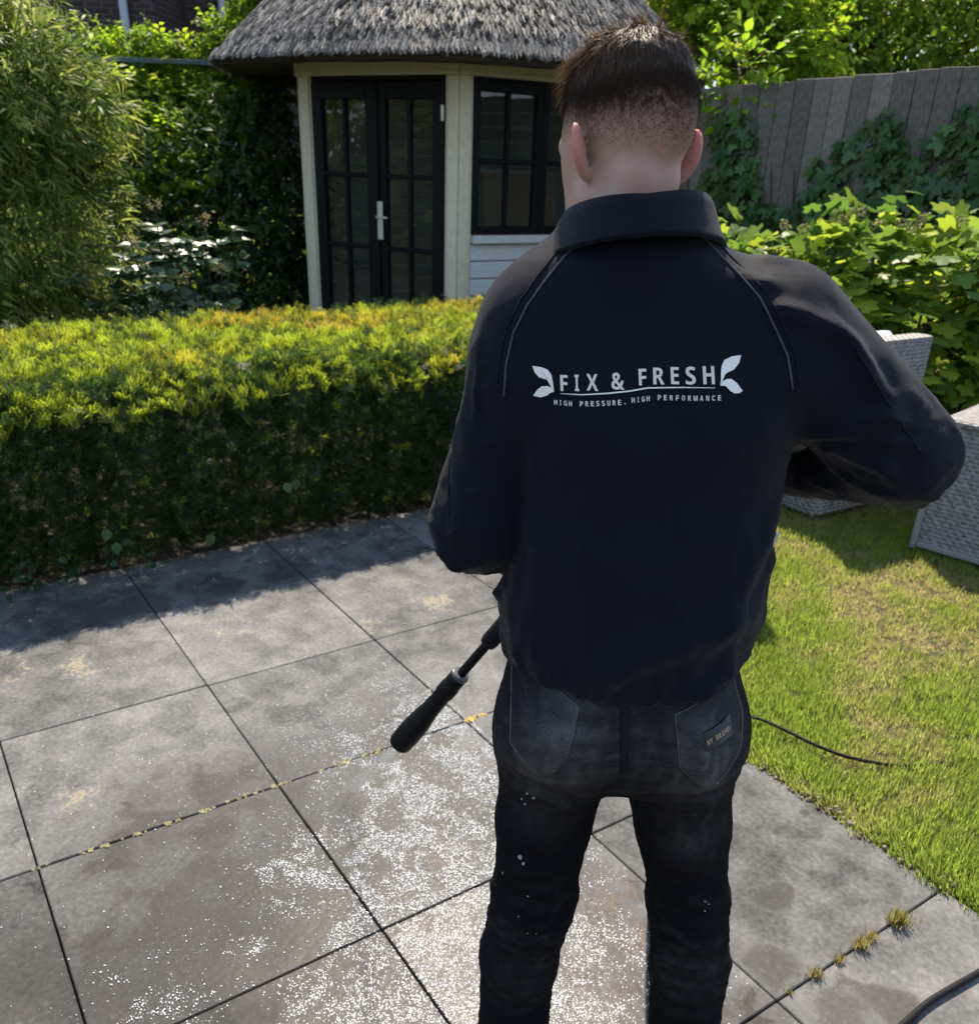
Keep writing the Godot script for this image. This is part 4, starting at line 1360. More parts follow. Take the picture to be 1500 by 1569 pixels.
func head_d(w: Vector3) -> float:
	var p := head_i * w
	var d := egg(p, Vector3(0, 0.032, 0.012), Vector3(0.073, 0.086, 0.094))
	d = smin(d, egg(p, Vector3(0, -0.03, -0.038), Vector3(0.058, 0.08, 0.058)), 0.04)
	d = smin(d, egg(p, Vector3(0, -0.078, -0.052), Vector3(0.044, 0.036, 0.044)), 0.035)
	d = smin(d, bone(p, Vector3(-0.052, -0.06, -0.01), Vector3(-0.02, -0.095, -0.075), 0.016, 0.014), 0.03)
	d = smin(d, bone(p, Vector3(0.052, -0.06, -0.01), Vector3(0.02, -0.095, -0.075), 0.016, 0.014), 0.03)
	d = smin(d, bone(p, Vector3(-0.012, -0.05, 0.024), neck_low, 0.042, 0.044), 0.03)
	d = smin(d, bone(p, Vector3(-0.028, -0.05, 0.048), neck_low + Vector3(-0.026, 0, 0.015), 0.02, 0.025), 0.02)
	d = smin(d, bone(p, Vector3(0.018, -0.05, 0.044), neck_low + Vector3(0.012, 0, 0.015), 0.02, 0.025), 0.02)
	if p.z < -0.05:
		d = smin(d, bone(p, Vector3(0, 0.01, -0.088), Vector3(0, -0.034, -0.112), 0.009, 0.013), 0.012)
		d = smin(d, minf(egg(p, Vector3(-0.012, -0.036, -0.1), Vector3.ONE * 0.01), egg(p, Vector3(0.012, -0.036, -0.1), Vector3.ONE * 0.01)), 0.01)
		d = smin(d, bone(p, Vector3(-0.035, 0.024, -0.078), Vector3(0.035, 0.024, -0.078), 0.01, 0.01), 0.015)
		d = smin(d, bone(p, Vector3(-0.018, -0.066, -0.092), Vector3(0.018, -0.066, -0.092), 0.0075, 0.0075), 0.006)
		d = smin(d, bone(p, Vector3(-0.016, -0.077, -0.091), Vector3(0.016, -0.077, -0.091), 0.0075, 0.0075), 0.006)
		d = -smin(-d, minf(p.distance_to(Vector3(-0.031, 0.006, -0.1)) - 0.014, p.distance_to(Vector3(0.031, 0.006, -0.1)) - 0.014), 0.012)
	if p.z > 0.0 and p.y < -0.05:
		d += 0.0014 * exp(-pow((p.y + 0.088 - 0.15 * absf(p.x)) / 0.003, 2.0)) + 0.0012 * exp(-pow((p.y + 0.108 - 0.2 * absf(p.x + 0.01)) / 0.003, 2.0))
	# ears: a tilted bowl with a rolled rim
	for s in [-1.0, 1.0]:
		if p.x * s < 0.04:
			continue
		var e := p - Vector3(s * 0.0755, -0.008, 0.018)
		var turn: float = 0.85 * s if s < 0.0 else 0.5
		var q := Vector3(e.x * cos(turn) - e.z * sin(turn), e.y, e.x * sin(turn) + e.z * cos(turn))
		q.z += q.y * -0.25
		var bowl := egg(q, Vector3(s * 0.003, 0.0, 0.008), Vector3(0.0078, 0.0275, 0.0165))
		bowl = -smin(-bowl, egg(q, Vector3(s * 0.0125, 0.003, 0.005), Vector3(0.0085, 0.0175, 0.0105)), 0.004)
		bowl = smin(bowl, egg(q, Vector3(s * 0.001, -0.025, 0.002), Vector3(0.006, 0.010, 0.008)), 0.008)
		d = smin(d, bowl, 0.007)
	return d


func grip_d(p: Vector3, c: Vector3, axis: Vector3, palm: Vector3, wrist: Vector3, handle: float, side: float) -> float:   # a hand closed round a handle
	var a := axis.normalized()
	var u := (palm - a * palm.dot(a)).normalized()
	var v := a.cross(u) * side
	var r := handle + 0.0085
	var d := bone(p, wrist, c + u * (r + 0.014), 0.026, 0.024)
	var lens := [0.9, 1.0, 0.97, 0.8]
	for j in 4:
		var base := c + a * (j - 1.5) * 0.0185
		var at := base + u * (r + 0.008) + v * 0.016
		d = smin(d, bone(p, c + u * (r + 0.012) + (wrist - c) * 0.25, at, 0.017, 0.0105), 0.012)
		for k in 3:
			var ang: float = [75.0, 140.0, 200.0][k] * lens[j] * PI / 180.0
			var to := base + (u * cos(ang) + v * sin(ang)) * r
			d = minf(d, bone(p, at, to, 0.0098 - k * 0.0008, 0.0092 - k * 0.001))
			at = to
	var t0 := c + u * (r + 0.016) - v * 0.012 - a * 0.035
	var t1 := c + (u * 0.35 - v) * (r + 0.004) - a * 0.03
	var t2 := c + (-u * 0.7 - v * 0.7) * (r + 0.002) - a * 0.012
	d = smin(d, bone(p, c + u * (r + 0.018), t0, 0.018, 0.013), 0.012)
	d = smin(d, bone(p, t0, t1, 0.013, 0.0105), 0.006)
	return minf(d, bone(p, t1, t2, 0.0105, 0.009))


func body_d(p: Vector3) -> float:   # the body under the clothes
	var d := bone(p, Vector3(0.19, 0.90, -1.09), Vector3(0.19, 1.08, -1.10), 0.105, 0.1)
	d = smin(d, bone(p, Vector3(0.19, 1.08, -1.10), Vector3(0.185, 1.32, -1.12), 0.1, 0.105), 0.05)
	d = smin(d, bone(p, Vector3(0.08, 1.40, -1.125), Vector3(0.31, 1.415, -1.125), 0.055, 0.055), 0.05)
	d = smin(d, bone(p, Vector3(0.15, 1.40, -1.14), Vector3(0.134, 1.53, -1.15), 0.042, 0.038), 0.03)
	d = smin(d, bone(p, Vector3(0.058, 1.40, -1.12), Vector3(-0.022, 1.155, -1.095), 0.046, 0.037), 0.03)
	d = minf(d, bone(p, Vector3(-0.022, 1.155, -1.095), Vector3(0.083, 1.035, -1.28), 0.037, 0.027))
	d = smin(d, bone(p, Vector3(0.335, 1.405, -1.12), Vector3(0.506, 1.264, -1.10), 0.05, 0.042), 0.03)
	d = minf(d, bone(p, Vector3(0.506, 1.264, -1.10), Vector3(0.282, 1.150, -1.36), 0.042, 0.027))
	for q in [[0.110, 0.095, 0.086, 0.065], [0.275, 0.306, 0.328, 0.366]]:
		d = smin(d, bone(p, Vector3(q[0], 0.86, -1.08), Vector3(q[2], 0.53, -1.055), 0.075, 0.045), 0.02)
		d = minf(d, bone(p, Vector3(q[2], 0.53, -1.055), Vector3(q[3], 0.07, -1.05), 0.045, 0.035))
		d = smin(d, bone(p, Vector3(q[3], 0.055, -1.05), Vector3(q[3] - 0.01 + (q[3] - 0.2) * 0.1, 0.04, -1.17), 0.032, 0.022), 0.02)
	return d


# meshes the zero surface of a field as surface nets; far blocks are skipped
func nets(s: Shape, f: Callable, lo: Vector3, hi: Vector3, c: float, tint := Color.WHITE) -> int:
	var nx := int(ceil((hi.x - lo.x) / c / 4.0)) * 4 + 1
	var ny := int(ceil((hi.y - lo.y) / c / 4.0)) * 4 + 1
	var nz := int(ceil((hi.z - lo.z) / c / 4.0)) * 4 + 1
	var val := PackedFloat32Array()
	val.resize(nx * ny * nz)
	val.fill(1e9)
	var blocks := []
	var reach := c * 4.0 * 0.87 * 1.5 + c
	for bz in range(0, nz - 1, 4):
		for by in range(0, ny - 1, 4):
			for bx in range(0, nx - 1, 4):
				var d: float = f.call(lo + Vector3(bx + 2, by + 2, bz + 2) * c)
				if absf(d) > reach:
					continue
				blocks.append(Vector3i(bx, by, bz))
				for z in range(bz, bz + 5):
					for y in range(by, by + 5):
						var row := (z * ny + y) * nx
						for x in range(bx, bx + 5):
							if val[row + x] > 1e8:
								val[row + x] = f.call(lo + Vector3(x, y, z) * c)
	var ids := PackedInt32Array()
	ids.resize(nx * ny * nz)
	ids.fill(-1)
	var first := s.v.size()
	var corner := [0, 1, nx, nx + 1, nx * ny, nx * ny + 1, nx * ny + nx, nx * ny + nx + 1]
	var place := [Vector3(0, 0, 0), Vector3(1, 0, 0), Vector3(0, 1, 0), Vector3(1, 1, 0), Vector3(0, 0, 1), Vector3(1, 0, 1), Vector3(0, 1, 1), Vector3(1, 1, 1)]
	var edges := [[0, 1], [2, 3], [4, 5], [6, 7], [0, 2], [1, 3], [4, 6], [5, 7], [0, 4], [1, 5], [2, 6], [3, 7]]
	var cells := []
	for b in blocks:
		for z in range(b.z, b.z + 4):
			for y in range(b.y, b.y + 4):
				for x in range(b.x, b.x + 4):
					var at: int = (z * ny + y) * nx + x
					var neg := 0
					for k in 8:
						if val[at + corner[k]] < 0.0:
							neg += 1
					if neg == 0 or neg == 8:
						continue
					var sum := Vector3.ZERO
					var n := 0
					for e in edges:
						var a := val[at + corner[e[0]]]
						var d := val[at + corner[e[1]]]
						if (a < 0.0) != (d < 0.0):
							sum += place[e[0]].lerp(place[e[1]], a / (a - d))
							n += 1
					ids[at] = s.point(lo + (Vector3(x, y, z) + sum / n) * c, Vector3.UP, Vector2.ZERO, tint)
					cells.append(at)
	var steps := [1, nx, nx * ny]
	for at in cells:
		for e in 3:
			var a := val[at]
			var d := val[at + steps[e]]
			if (a < 0.0) == (d < 0.0):
				continue
			var p: int = at - steps[(e + 1) % 3]
			var q: int = at - steps[(e + 2) % 3]
			var r: int = p - steps[(e + 2) % 3]
			if r < 0 or ids[p] < 0 or ids[q] < 0 or ids[r] < 0:
				continue
			if a < 0.0:
				s.i.append_array([ids[at], ids[q], ids[r], ids[at], ids[r], ids[p]])
			else:
				s.i.append_array([ids[at], ids[p], ids[r], ids[at], ids[r], ids[q]])
	return first


# folds: each a polyline with its half width and height
var jacket_folds := []
var jeans_folds := []

func fold_lift(folds: Array, p: Vector3) -> float:
	var h := 0.0
	for f in folds:
		var box: AABB = f[3]
		if not box.has_point(p):
			continue
		var best := 1e9
		var path: Array = f[0]
		var along := 0.0
		for k in path.size() - 1:
			var a: Vector3 = path[k]
			var ab: Vector3 = path[k + 1] - a
			var t := clampf((p - a).dot(ab) / ab.length_squared(), 0.0, 1.0)
			var d := p.distance_to(a + ab * t)
			if d < best:
				best = d
				along = (k + t) / (path.size() - 1)
		var w: float = f[1]
		h += f[2] * exp(-best * best / (w * w)) * sin(PI * clampf(along * 0.9 + 0.05, 0.0, 1.0))
	return h


func fold(list: Array, path: Array, w: float, h: float) -> void:
	var box := AABB(path[0], Vector3.ZERO)
	for p in path:
		box = box.expand(p)
	list.append([path, w, h * 2.1, box.grow(w * 2.6)])


func jacket_lift(p: Vector3) -> float:
	var elbows := exp(-pow(p.distance_to(Vector3(-0.02, 1.12, -1.12)) / 0.09, 2.0)) + exp(-pow(p.distance_to(Vector3(0.47, 1.25, -1.12)) / 0.11, 2.0))
	var hem := smoothstep(1.06, 0.97, p.y)
	var drag := 0.004 * crease(p + Vector3(0.3, 0.1, 0), Vector3(5, 3.5, 5)) * smoothstep(1.42, 1.30, p.y)
	if p.x > 0.03 and p.x < 0.30 and p.y > 1.31 and p.y < 1.41:
		drag *= 0.3
	return drag + 0.0045 * elbows * crease(p, Vector3(9, 15, 9)) + 0.006 * hem * crease(p + Vector3(0, 0.5, 0), Vector3(13, 4, 13)) + fold_lift(jacket_folds, p) + 0.0022 * noise.get_noise_3d(p.x * 9.0, p.y * 6.0, p.z * 9.0) + 0.0006 * noise.get_noise_3d(p.x * 38.0, p.y * 30.0, p.z * 38.0)


func crease(p: Vector3, by: Vector3) -> float:   # sharp-topped ripples
	var n := noise.get_noise_3d(p.x * by.x, p.y * by.y, p.z * by.z)
	return maxf(0.0, 1.0 - absf(n) * 4.5)


func jeans_lift(p: Vector3) -> float:
	var knee := exp(-pow((p.y - 0.50) / 0.10, 2.0)) + 0.5 * exp(-pow((p.y - 0.80) / 0.05, 2.0)) + 0.35 * smoothstep(0.45, 0.3, p.y)
	return 0.0042 * knee * crease(p, Vector3(7, 20, 7)) + fold_lift(jeans_folds, p) + 0.002 * noise.get_noise_3d(p.x * 12.0, p.y * 10.0, p.z * 12.0) + 0.0008 * noise.get_noise_3d(p.x * 45.0, p.y * 60.0, p.z * 45.0)


func crumple(s: Shape, lift: Callable) -> void:
	s.smooth()
	for k in s.v.size():
		s.v[k] += s.n[k] * float(lift.call(s.v[k]))
	s.smooth()


func onto(f: Callable, lift: Callable, x: float, y: float, up: float, z := -0.8) -> Vector3:   # the cloth as met from behind the person
	var p := Vector3(x, y, z)
	for k in 60:
		var d: float = f.call(p)
		if d < 0.0004:
			break
		p.z -= maxf(d * 0.75, 0.0004)
	if p.z < -1.2:   # past the edge of the cloth
		p.z = -1.11
	p.z += float(lift.call(p)) + up
	return p


func patch(outline: Array, f: Callable, lift: Callable, up: float, rim := true) -> Shape:   # a flat piece sewn or printed on the cloth
	var mid := Vector2.ZERO
	var dense := []
	for k in outline.size():
		var a: Vector2 = outline[k]
		var b: Vector2 = outline[(k + 1) % outline.size()]
		var n := maxi(1, int(a.distance_to(b) / 0.012))
		for j in n:
			dense.append(a.lerp(b, float(j) / n))
	for p in dense:
		mid += p / dense.size()
	var rows := []
	for q in ([0.02, 0.25, 0.5, 0.75, 0.95, 1.0] if rim else [0.02, 0.5, 1.0]):
		var row := []
		for p in dense:
			var e := mid.lerp(p, q)
			row.append(onto(f, lift, e.x, e.y, up))
		rows.append(row)
	if rim:
		var row := []
		for p in dense:
			row.append(onto(f, lift, p.x, p.y, -0.002))
		rows.append(row)
	var s := Shape.new()
	s.grid(rows, true)
	s.towards(Vector3.BACK)
	return s


func drawn(cx: float, cy: float) -> Vector2:   # from the print's own drawing to metres on the back of the jacket
	var u := -28.0 + cx * 0.26
	var v := -42.0 + cy * 0.26
	return Vector2(0.039 + u * 0.000708 + v * 0.0000611, 1.374 + u * 0.0000243 - v * 0.000705)


func letter(s: Shape, font: Font, ch: String, x0: float, x1: float, top: float, foot: float, map: Callable, f: Callable, lift: Callable, up: float) -> void:
	var t := TextMesh.new()
	t.font = font
	t.text = ch
	t.font_size = 64
	t.depth = 0.0
	t.pixel_size = 0.01
	t.curve_step = 1.0
	var a := t.surface_get_arrays(0)
	var v: PackedVector3Array = a[Mesh.ARRAY_VERTEX]
	var box := AABB(v[0], Vector3.ZERO)
	for p in v:
		box = box.expand(p)
	var first := s.v.size()
	for p in v:
		var e: Vector2 = map.call(lerpf(x0, x1, (p.x - box.position.x) / box.size.x), lerpf(foot, top, (p.y - box.position.y) / box.size.y))
		s.point(onto(f, lift, e.x, e.y, up), Vector3.BACK)
	var idx: PackedInt32Array = a[Mesh.ARRAY_INDEX] if a[Mesh.ARRAY_INDEX] != null else PackedInt32Array(range(v.size()))
	for k in range(0, idx.size(), 3):
		s.tri(first + idx[k], first + idx[k + 1], first + idx[k + 2])


func person() -> void:
	head_t = Transform3D(Basis(Vector3.UP, 0.5) * Basis(Vector3.RIGHT, -0.28), Vector3(0.139, 1.597, -1.165))
	head_t = head_t.scaled_local(Vector3.ONE * 0.93)
	head_i = head_t.affine_inverse()
	neck_low = head_i * Vector3(0.132, 1.45, -1.135)
	jacket_loft = Loft.new([[0.945, 0.193, -1.10, 0.134, 0.108], [0.955, 0.193, -1.10, 0.153, 0.120], [0.975, 0.192, -1.10, 0.168, 0.128], [1.02, 0.192, -1.10, 0.177, 0.134], [1.08, 0.192, -1.10, 0.172, 0.131], [1.15, 0.195, -1.10, 0.168, 0.125], [1.22, 0.196, -1.11, 0.169, 0.122], [1.30, 0.196, -1.115, 0.178, 0.127], [1.36, 0.19, -1.123, 0.182, 0.119], [1.41, 0.178, -1.133, 0.166, 0.102], [1.45, 0.167, -1.137, 0.137, 0.094], [1.49, 0.156, -1.143, 0.108, 0.092], [1.54, 0.152, -1.15, 0.076, 0.07]])
	jeans_loft = Loft.new([[0.79, 0.193, -1.085, 0.15, 0.09], [0.82, 0.193, -1.085, 0.17, 0.112], [0.87, 0.192, -1.082, 0.173, 0.12], [0.92, 0.19, -1.088, 0.167, 0.114], [0.97, 0.19, -1.095, 0.158, 0.105], [1.02, 0.19, -1.10, 0.152, 0.1]])
	var F := func(path: Array, w: float, h: float): fold(jacket_folds, path, w, h)
	F.call([Vector3(-0.05, 1.335, -1.07), Vector3(-0.02, 1.31, -1.035), Vector3(0.02, 1.28, -1.03)], 0.010, 0.005)
	F.call([Vector3(-0.052, 1.32, -1.06), Vector3(-0.05, 1.22, -1.04), Vector3(-0.045, 1.13, -1.03)], 0.009, 0.005)
	F.call([Vector3(-0.01, 1.27, -1.02), Vector3(-0.02, 1.18, -1.015), Vector3(0.0, 1.10, -1.03)], 0.012, 0.005)
	F.call([Vector3(-0.075, 1.16, -1.07), Vector3(-0.03, 1.095, -1.04), Vector3(0.03, 1.07, -1.08)], 0.010, 0.007)
	F.call([Vector3(-0.05, 1.10, -1.07), Vector3(0.0, 1.055, -1.09), Vector3(0.05, 1.04, -1.13)], 0.009, 0.007)
	F.call([Vector3(-0.02, 1.06, -1.12), Vector3(0.02, 1.025, -1.15), Vector3(0.06, 1.02, -1.18)], 0.009, 0.006)
	F.call([Vector3(-0.07, 1.24, -1.08), Vector3(-0.035, 1.21, -1.045), Vector3(0.015, 1.215, -1.06)], 0.007, 0.0035)
	F.call([Vector3(-0.075, 1.20, -1.09), Vector3(-0.04, 1.165, -1.045), Vector3(0.015, 1.15, -1.06)], 0.007, 0.004)
	F.call([Vector3(-0.07, 1.13, -1.10), Vector3(-0.02, 1.125, -1.05), Vector3(0.03, 1.105, -1.09)], 0.006, 0.004)
	F.call([Vector3(-0.03, 1.41, -1.10), Vector3(-0.02, 1.36, -1.07), Vector3(-0.03, 1.27, -1.06)], 0.007, 0.003)
	F.call([Vector3(0.37, 1.325, -1.05), Vector3(0.45, 1.33, -1.03), Vector3(0.53, 1.30, -1.05)], 0.007, 0.003)
	F.call([Vector3(0.40, 1.31, -1.05), Vector3(0.48, 1.30, -1.03), Vector3(0.56, 1.25, -1.06)], 0.007, 0.0035)
	F.call([Vector3(0.03, 1.26, -1.02), Vector3(0.07, 1.20, -0.99), Vector3(0.13, 1.16, -0.98)], 0.012, 0.003)
	F.call([Vector3(0.355, 1.22, -1.04), Vector3(0.32, 1.12, -0.985), Vector3(0.26, 1.02, -0.965)], 0.016, 0.006)
	F.call([Vector3(0.37, 1.16, -1.07), Vector3(0.35, 1.09, -1.0), Vector3(0.33, 1.03, -0.98)], 0.012, 0.006)
	F.call([Vector3(0.12, 0.985, -0.975), Vector3(0.19, 1.035, -0.96), Vector3(0.28, 1.07, -0.965), Vector3(0.36, 1.085, -1.03)], 0.022, 0.009)
	F.call([Vector3(0.24, 0.972, -0.97), Vector3(0.31, 0.99, -0.98), Vector3(0.37, 1.005, -1.04)], 0.014, 0.009)
	F.call([Vector3(0.27, 0.955, -0.98), Vector3(0.33, 0.965, -1.0), Vector3(0.37, 0.985, -1.05)], 0.010, 0.008)
	F.call([Vector3(0.05, 1.0, -0.99), Vector3(0.04, 1.08, -1.0), Vector3(0.06, 1.2, -1.01)], 0.018, 0.004)
	F.call([Vector3(0.25, 1.495, -1.07), Vector3(0.29, 1.47, -1.06), Vector3(0.33, 1.45, -1.07)], 0.010, 0.003)
	F.call([Vector3(0.27, 1.51, -1.10), Vector3(0.31, 1.485, -1.10), Vector3(0.36, 1.47, -1.11)], 0.010, 0.003)
	F.call([Vector3(0.28, 1.455, -1.04), Vector3(0.34, 1.435, -1.04), Vector3(0.42, 1.40, -1.05)], 0.012, 0.005)
	F.call([Vector3(0.36, 1.44, -1.05), Vector3(0.42, 1.38, -1.04), Vector3(0.46, 1.33, -1.04)], 0.011, 0.006)
	F.call([Vector3(0.36, 1.295, -1.06), Vector3(0.42, 1.315, -1.04), Vector3(0.47, 1.35, -1.05)], 0.012, 0.006)
	F.call([Vector3(0.39, 1.295, -1.07), Vector3(0.47, 1.27, -1.04), Vector3(0.55, 1.225, -1.05)], 0.010, 0.008)
	F.call([Vector3(0.41, 1.265, -1.10), Vector3(0.49, 1.23, -1.06), Vector3(0.555, 1.21, -1.08)], 0.009, 0.007)
	F.call([Vector3(0.36, 1.20, -1.27), Vector3(0.42, 1.21, -1.18), Vector3(0.50, 1.205, -1.09)], 0.010, 0.006)
	F.call([Vector3(0.16, 1.40, -1.0), Vector3(0.2, 1.30, -0.985), Vector3(0.27, 1.2, -0.985)], 0.03, -0.004)
	var J := func(path: Array, w: float, h: float): fold(jeans_folds, path, w, h)
	for q in [[0.086, 0.64, 0.10], [0.084, 0.605, 0.12], [0.083, 0.575, 0.08], [0.080, 0.548, 0.12], [0.078, 0.515, 0.10], [0.073, 0.485, 0.12], [0.07, 0.455, 0.09], [0.068, 0.41, 0.1], [0.066, 0.36, 0.1], [0.325, 0.60, 0.10], [0.328, 0.57, 0.12], [0.331, 0.545, 0.09], [0.334, 0.515, 0.12], [0.338, 0.485, 0.1], [0.342, 0.455, 0.12], [0.347, 0.42, 0.1], [0.35, 0.37, 0.1]]:
		var tilt := rng.randf_range(-0.025, 0.025)
		J.call([Vector3(q[0] - q[2] * 0.55, q[1] - tilt, -1.03), Vector3(q[0], q[1] + rng.randf_range(-0.006, 0.006), -0.985), Vector3(q[0] + q[2] * 0.55, q[1] + tilt, -1.03)], rng.randf_range(0.006, 0.010), rng.randf_range(0.003, 0.0055))
	J.call([Vector3(0.03, 0.825, -1.01), Vector3(0.09, 0.80, -0.965), Vector3(0.16, 0.812, -0.985)], 0.012, -0.006)
	J.call([Vector3(0.22, 0.812, -0.985), Vector3(0.29, 0.80, -0.965), Vector3(0.36, 0.83, -1.01)], 0.012, -0.006)
	J.call([Vector3(0.05, 0.81, -1.0), Vector3(0.12, 0.775, -0.985), Vector3(0.16, 0.78, -1.01)], 0.010, 0.004)
	J.call([Vector3(0.33, 0.82, -1.0), Vector3(0.30, 0.74, -0.995), Vector3(0.33, 0.66, -0.995)], 0.012, 0.004)
	# body
	var skin := Shape.new()
	nets(skin, body_d, Vector3(-0.12, 0.0, -1.42), Vector3(0.62, 1.56, -0.95), 0.014, Color(0.46, 0.27, 0.205))
	nets(skin, head_d, Vector3(0.0, 1.47, -1.33), Vector3(0.27, 1.76, -1.03), 0.0035, Color(0.46, 0.27, 0.205))
	var lance_axis := Vector3(0.181, 0.275, 0.04)
	nets(skin, func(p): return grip_d(p, L_HAND, lance_axis, Vector3(-0.6, 0.5, 0.6), Vector3(0.084, 1.04, -1.275), 0.016, 1.0), L_HAND - Vector3.ONE * 0.1, L_HAND + Vector3.ONE * 0.1, 0.003, Color(0.46, 0.27, 0.205))
	nets(skin, func(p): return grip_d(p, R_HAND, Vector3(0.06, -0.07, -0.08), Vector3(0.5, 0.4, 0.5), Vector3(0.284, 1.150, -1.358), 0.017, 1.0), R_HAND - Vector3.ONE * 0.1, R_HAND + Vector3.ONE * 0.1, 0.003, Color(0.46, 0.27, 0.205))
	skin.smooth()
	for k in skin.v.size():
		var p := head_i * skin.v[k]
		if skin.v[k].y > 1.45:
			var ear := smoothstep(0.074, 0.086, absf(p.x)) * (1.0 if p.z > -0.04 and absf(p.y) < 0.05 else 0.0)
			var blotch := noise.get_noise_3d(p.x * 26.0, p.y * 26.0, p.z * 26.0) * 0.12
			skin.c[k] = Color(0.47 + blotch * 0.3, 0.275 - blotch * 0.3, 0.21 - blotch * 0.25).lerp(Color(0.52, 0.19, 0.15), ear * 0.7)
			var shaved := clampf((p.y + 0.03 + 0.02 * noise.get_noise_3d(p.x * 40.0, p.y * 40.0, p.z * 40.0)) / 0.08, 0.0, 1.0) if p.z > 0.0 and absf(p.x) < 0.078 else 0.0
			skin.c[k] = skin.c[k].lerp(Color(0.17, 0.115, 0.085), shaved * rng.randf_range(0.5, 0.8))
	var skin_m := tinted(0.48)
	skin_m.subsurf_scatter_enabled = true
	skin_m.subsurf_scatter_strength = 0.4
	skin_m.normal_enabled = true
	skin_m.normal_texture = noise_tex(0.35, Color.BLACK, Color.WHITE, 71, 256, 3, true)
	skin_m.normal_scale = 0.5
	skin_m.uv1_triplanar = true
	skin_m.uv1_scale = Vector3(14, 14, 14)
	var root := part("person", skin.mesh(), skin_m)
	tag(root, "person in navy work jacket and dark jeans, back turned, holding a pressure washer lance", "person")
	for s in [-1.0, 1.0]:
		var e := Shape.new()
		var ball: Array = []
		for k in 9:
			ball.append(Vector2(maxf(0.0005, sin(PI * k / 8.0) * 0.0115), -cos(PI * k / 8.0) * 0.0115))
		e.lathe(ball, head_t * Vector3(s * 0.030, 0.006, -0.0745), 14)
		part("eye", e.mesh(), mat(lin(0.6, 0.57, 0.55), 0.2), root)
	hair(root, skin)
	# jacket
	var cloth := tinted(0.52)
	cloth.albedo_color = lin(0.0066, 0.0077, 0.0125)
	cloth.vertex_color_use_as_albedo = false
	cloth.rim_enabled = true
	cloth.rim = 0.26
	cloth.metallic_specular = 0.14
	cloth.rim_tint = 0.25
	cloth.normal_enabled = true
	cloth.normal_texture = noise_tex(0.45, Color.BLACK, Color.WHITE, 72, 256, 2, true)
	cloth.normal_scale = 0.55
	cloth.uv1_triplanar = true
	cloth.uv1_scale = Vector3(22, 22, 22)
	M.cloth = cloth
	var js := Shape.new()
	nets(js, jacket_d, Vector3(-0.13, 0.925, -1.44), Vector3(0.63, 1.56, -0.93), 0.006)
	crumple(js, jacket_lift)
	var jacket := part("jacket", js.mesh(), cloth, root)
	var rows := []
	for e in [[0.068, 0.070, -0.012, 1.15], [0.074, 0.078, 0.03, 1.0], [0.080, 0.085, 0.0405, 0.95], [0.086, 0.090, 0.0395, 0.95], [0.092, 0.097, 0.028, 1.0], [0.100, 0.106, 0.012, 1.05], [0.109, 0.114, -0.003, 1.1], [0.110, 0.115, -0.007, 1.1], [0.104, 0.11, -0.008, 1.1]]:
		var row := []
		for k in 41:
			var ang := lerpf(-2.65, 2.65, k / 40.0)
			var wob := 0.0018 * noise.get_noise_2d(k * 0.35, e[2] * 60.0)
			var x: float = sin(ang) * (e[0] + wob)
			var z: float = cos(ang) * (e[1] + wob)
			row.append(Vector3(0.154 + x, 1.508 + e[2] + z * 0.30 - 0.02 + x * 0.10 + 0.006 * absf(sin(ang * 1.5)) * (1.0 if e[2] > 0.02 else 0.0), -1.143 + z))
		rows.append(row)
	var cs := Shape.new()
	cs.grid(rows)
	for k in cs.n.size():
		var out := cs.v[k] - Vector3(0.154, cs.v[k].y, -1.143)
		if k >= 82 and cs.n[k].dot(out) < 0.0 or k < 82 and cs.n[k].dot(out) > 0.0:
			cs.n[k] = -cs.n[k]
	cs.rewind()
	part("collar", cs.mesh(), cloth, jacket)
	var piping := mat(lin(0.036, 0.038, 0.043), 0.5)
	for q in [[[0.088, 1.507], [0.070, 1.487], [0.050, 1.463], [0.030, 1.435], [0.016, 1.405], [0.009, 1.37], [0.008, 1.335]], [[0.213, 1.522], [0.235, 1.503], [0.262, 1.48], [0.288, 1.455], [0.310, 1.42], [0.325, 1.395], [0.335, 1.36]]]:
		var path := []
		for k in 37:
			var t := k / 6.0
			var j := mini(int(t), 5)
			path.append(onto(jacket_d, jacket_lift, lerpf(q[j][0], q[j + 1][0], t - j), lerpf(q[j][1], q[j + 1][1], t - j), 0.0008))
		var ps := Shape.new()
		ps.tube(path, [0.0013], 6)
		part("piping", ps.mesh(), piping, jacket)
		var seam := Shape.new()
		var path2 := []
		for p in path:
			path2.append(onto(jacket_d, jacket_lift, p.x + (-0.008 if p.x < 0.15 else 0.008), p.y + 0.004, 0.0002))
		seam.tube(path2, [0.0011], 5)
		part("seam", seam.mesh(), cloth, jacket)
	for q in [[[-0.046, 1.322], [-0.02, 1.308], [0.010, 1.288]], [[-0.052, 1.30], [-0.058, 1.22], [-0.052, 1.15]], [[0.40, 1.405], [0.45, 1.345], [0.50, 1.29]]]:
		var path := []
		for k in 17:
			var t := k / 8.0
			var j := mini(int(t), 1)
			path.append(onto(jacket_d, jacket_lift, lerpf(q[j][0], q[j + 1][0], t - j), lerpf(q[j][1], q[j + 1][1], t - j), 0.0002))
		var sleeve_seam := Shape.new()
		sleeve_seam.tube(path, [0.0012], 5)
		part("seam", sleeve_seam.mesh(), cloth, jacket)
	# the print on its back
	var font := SystemFont.new()
	font.font_names = PackedStringArray(["Droid Sans"])
	font.font_weight = 700
	var ink := mat(lin(0.84, 0.79, 0.70), 0.6)
	var big := Shape.new()
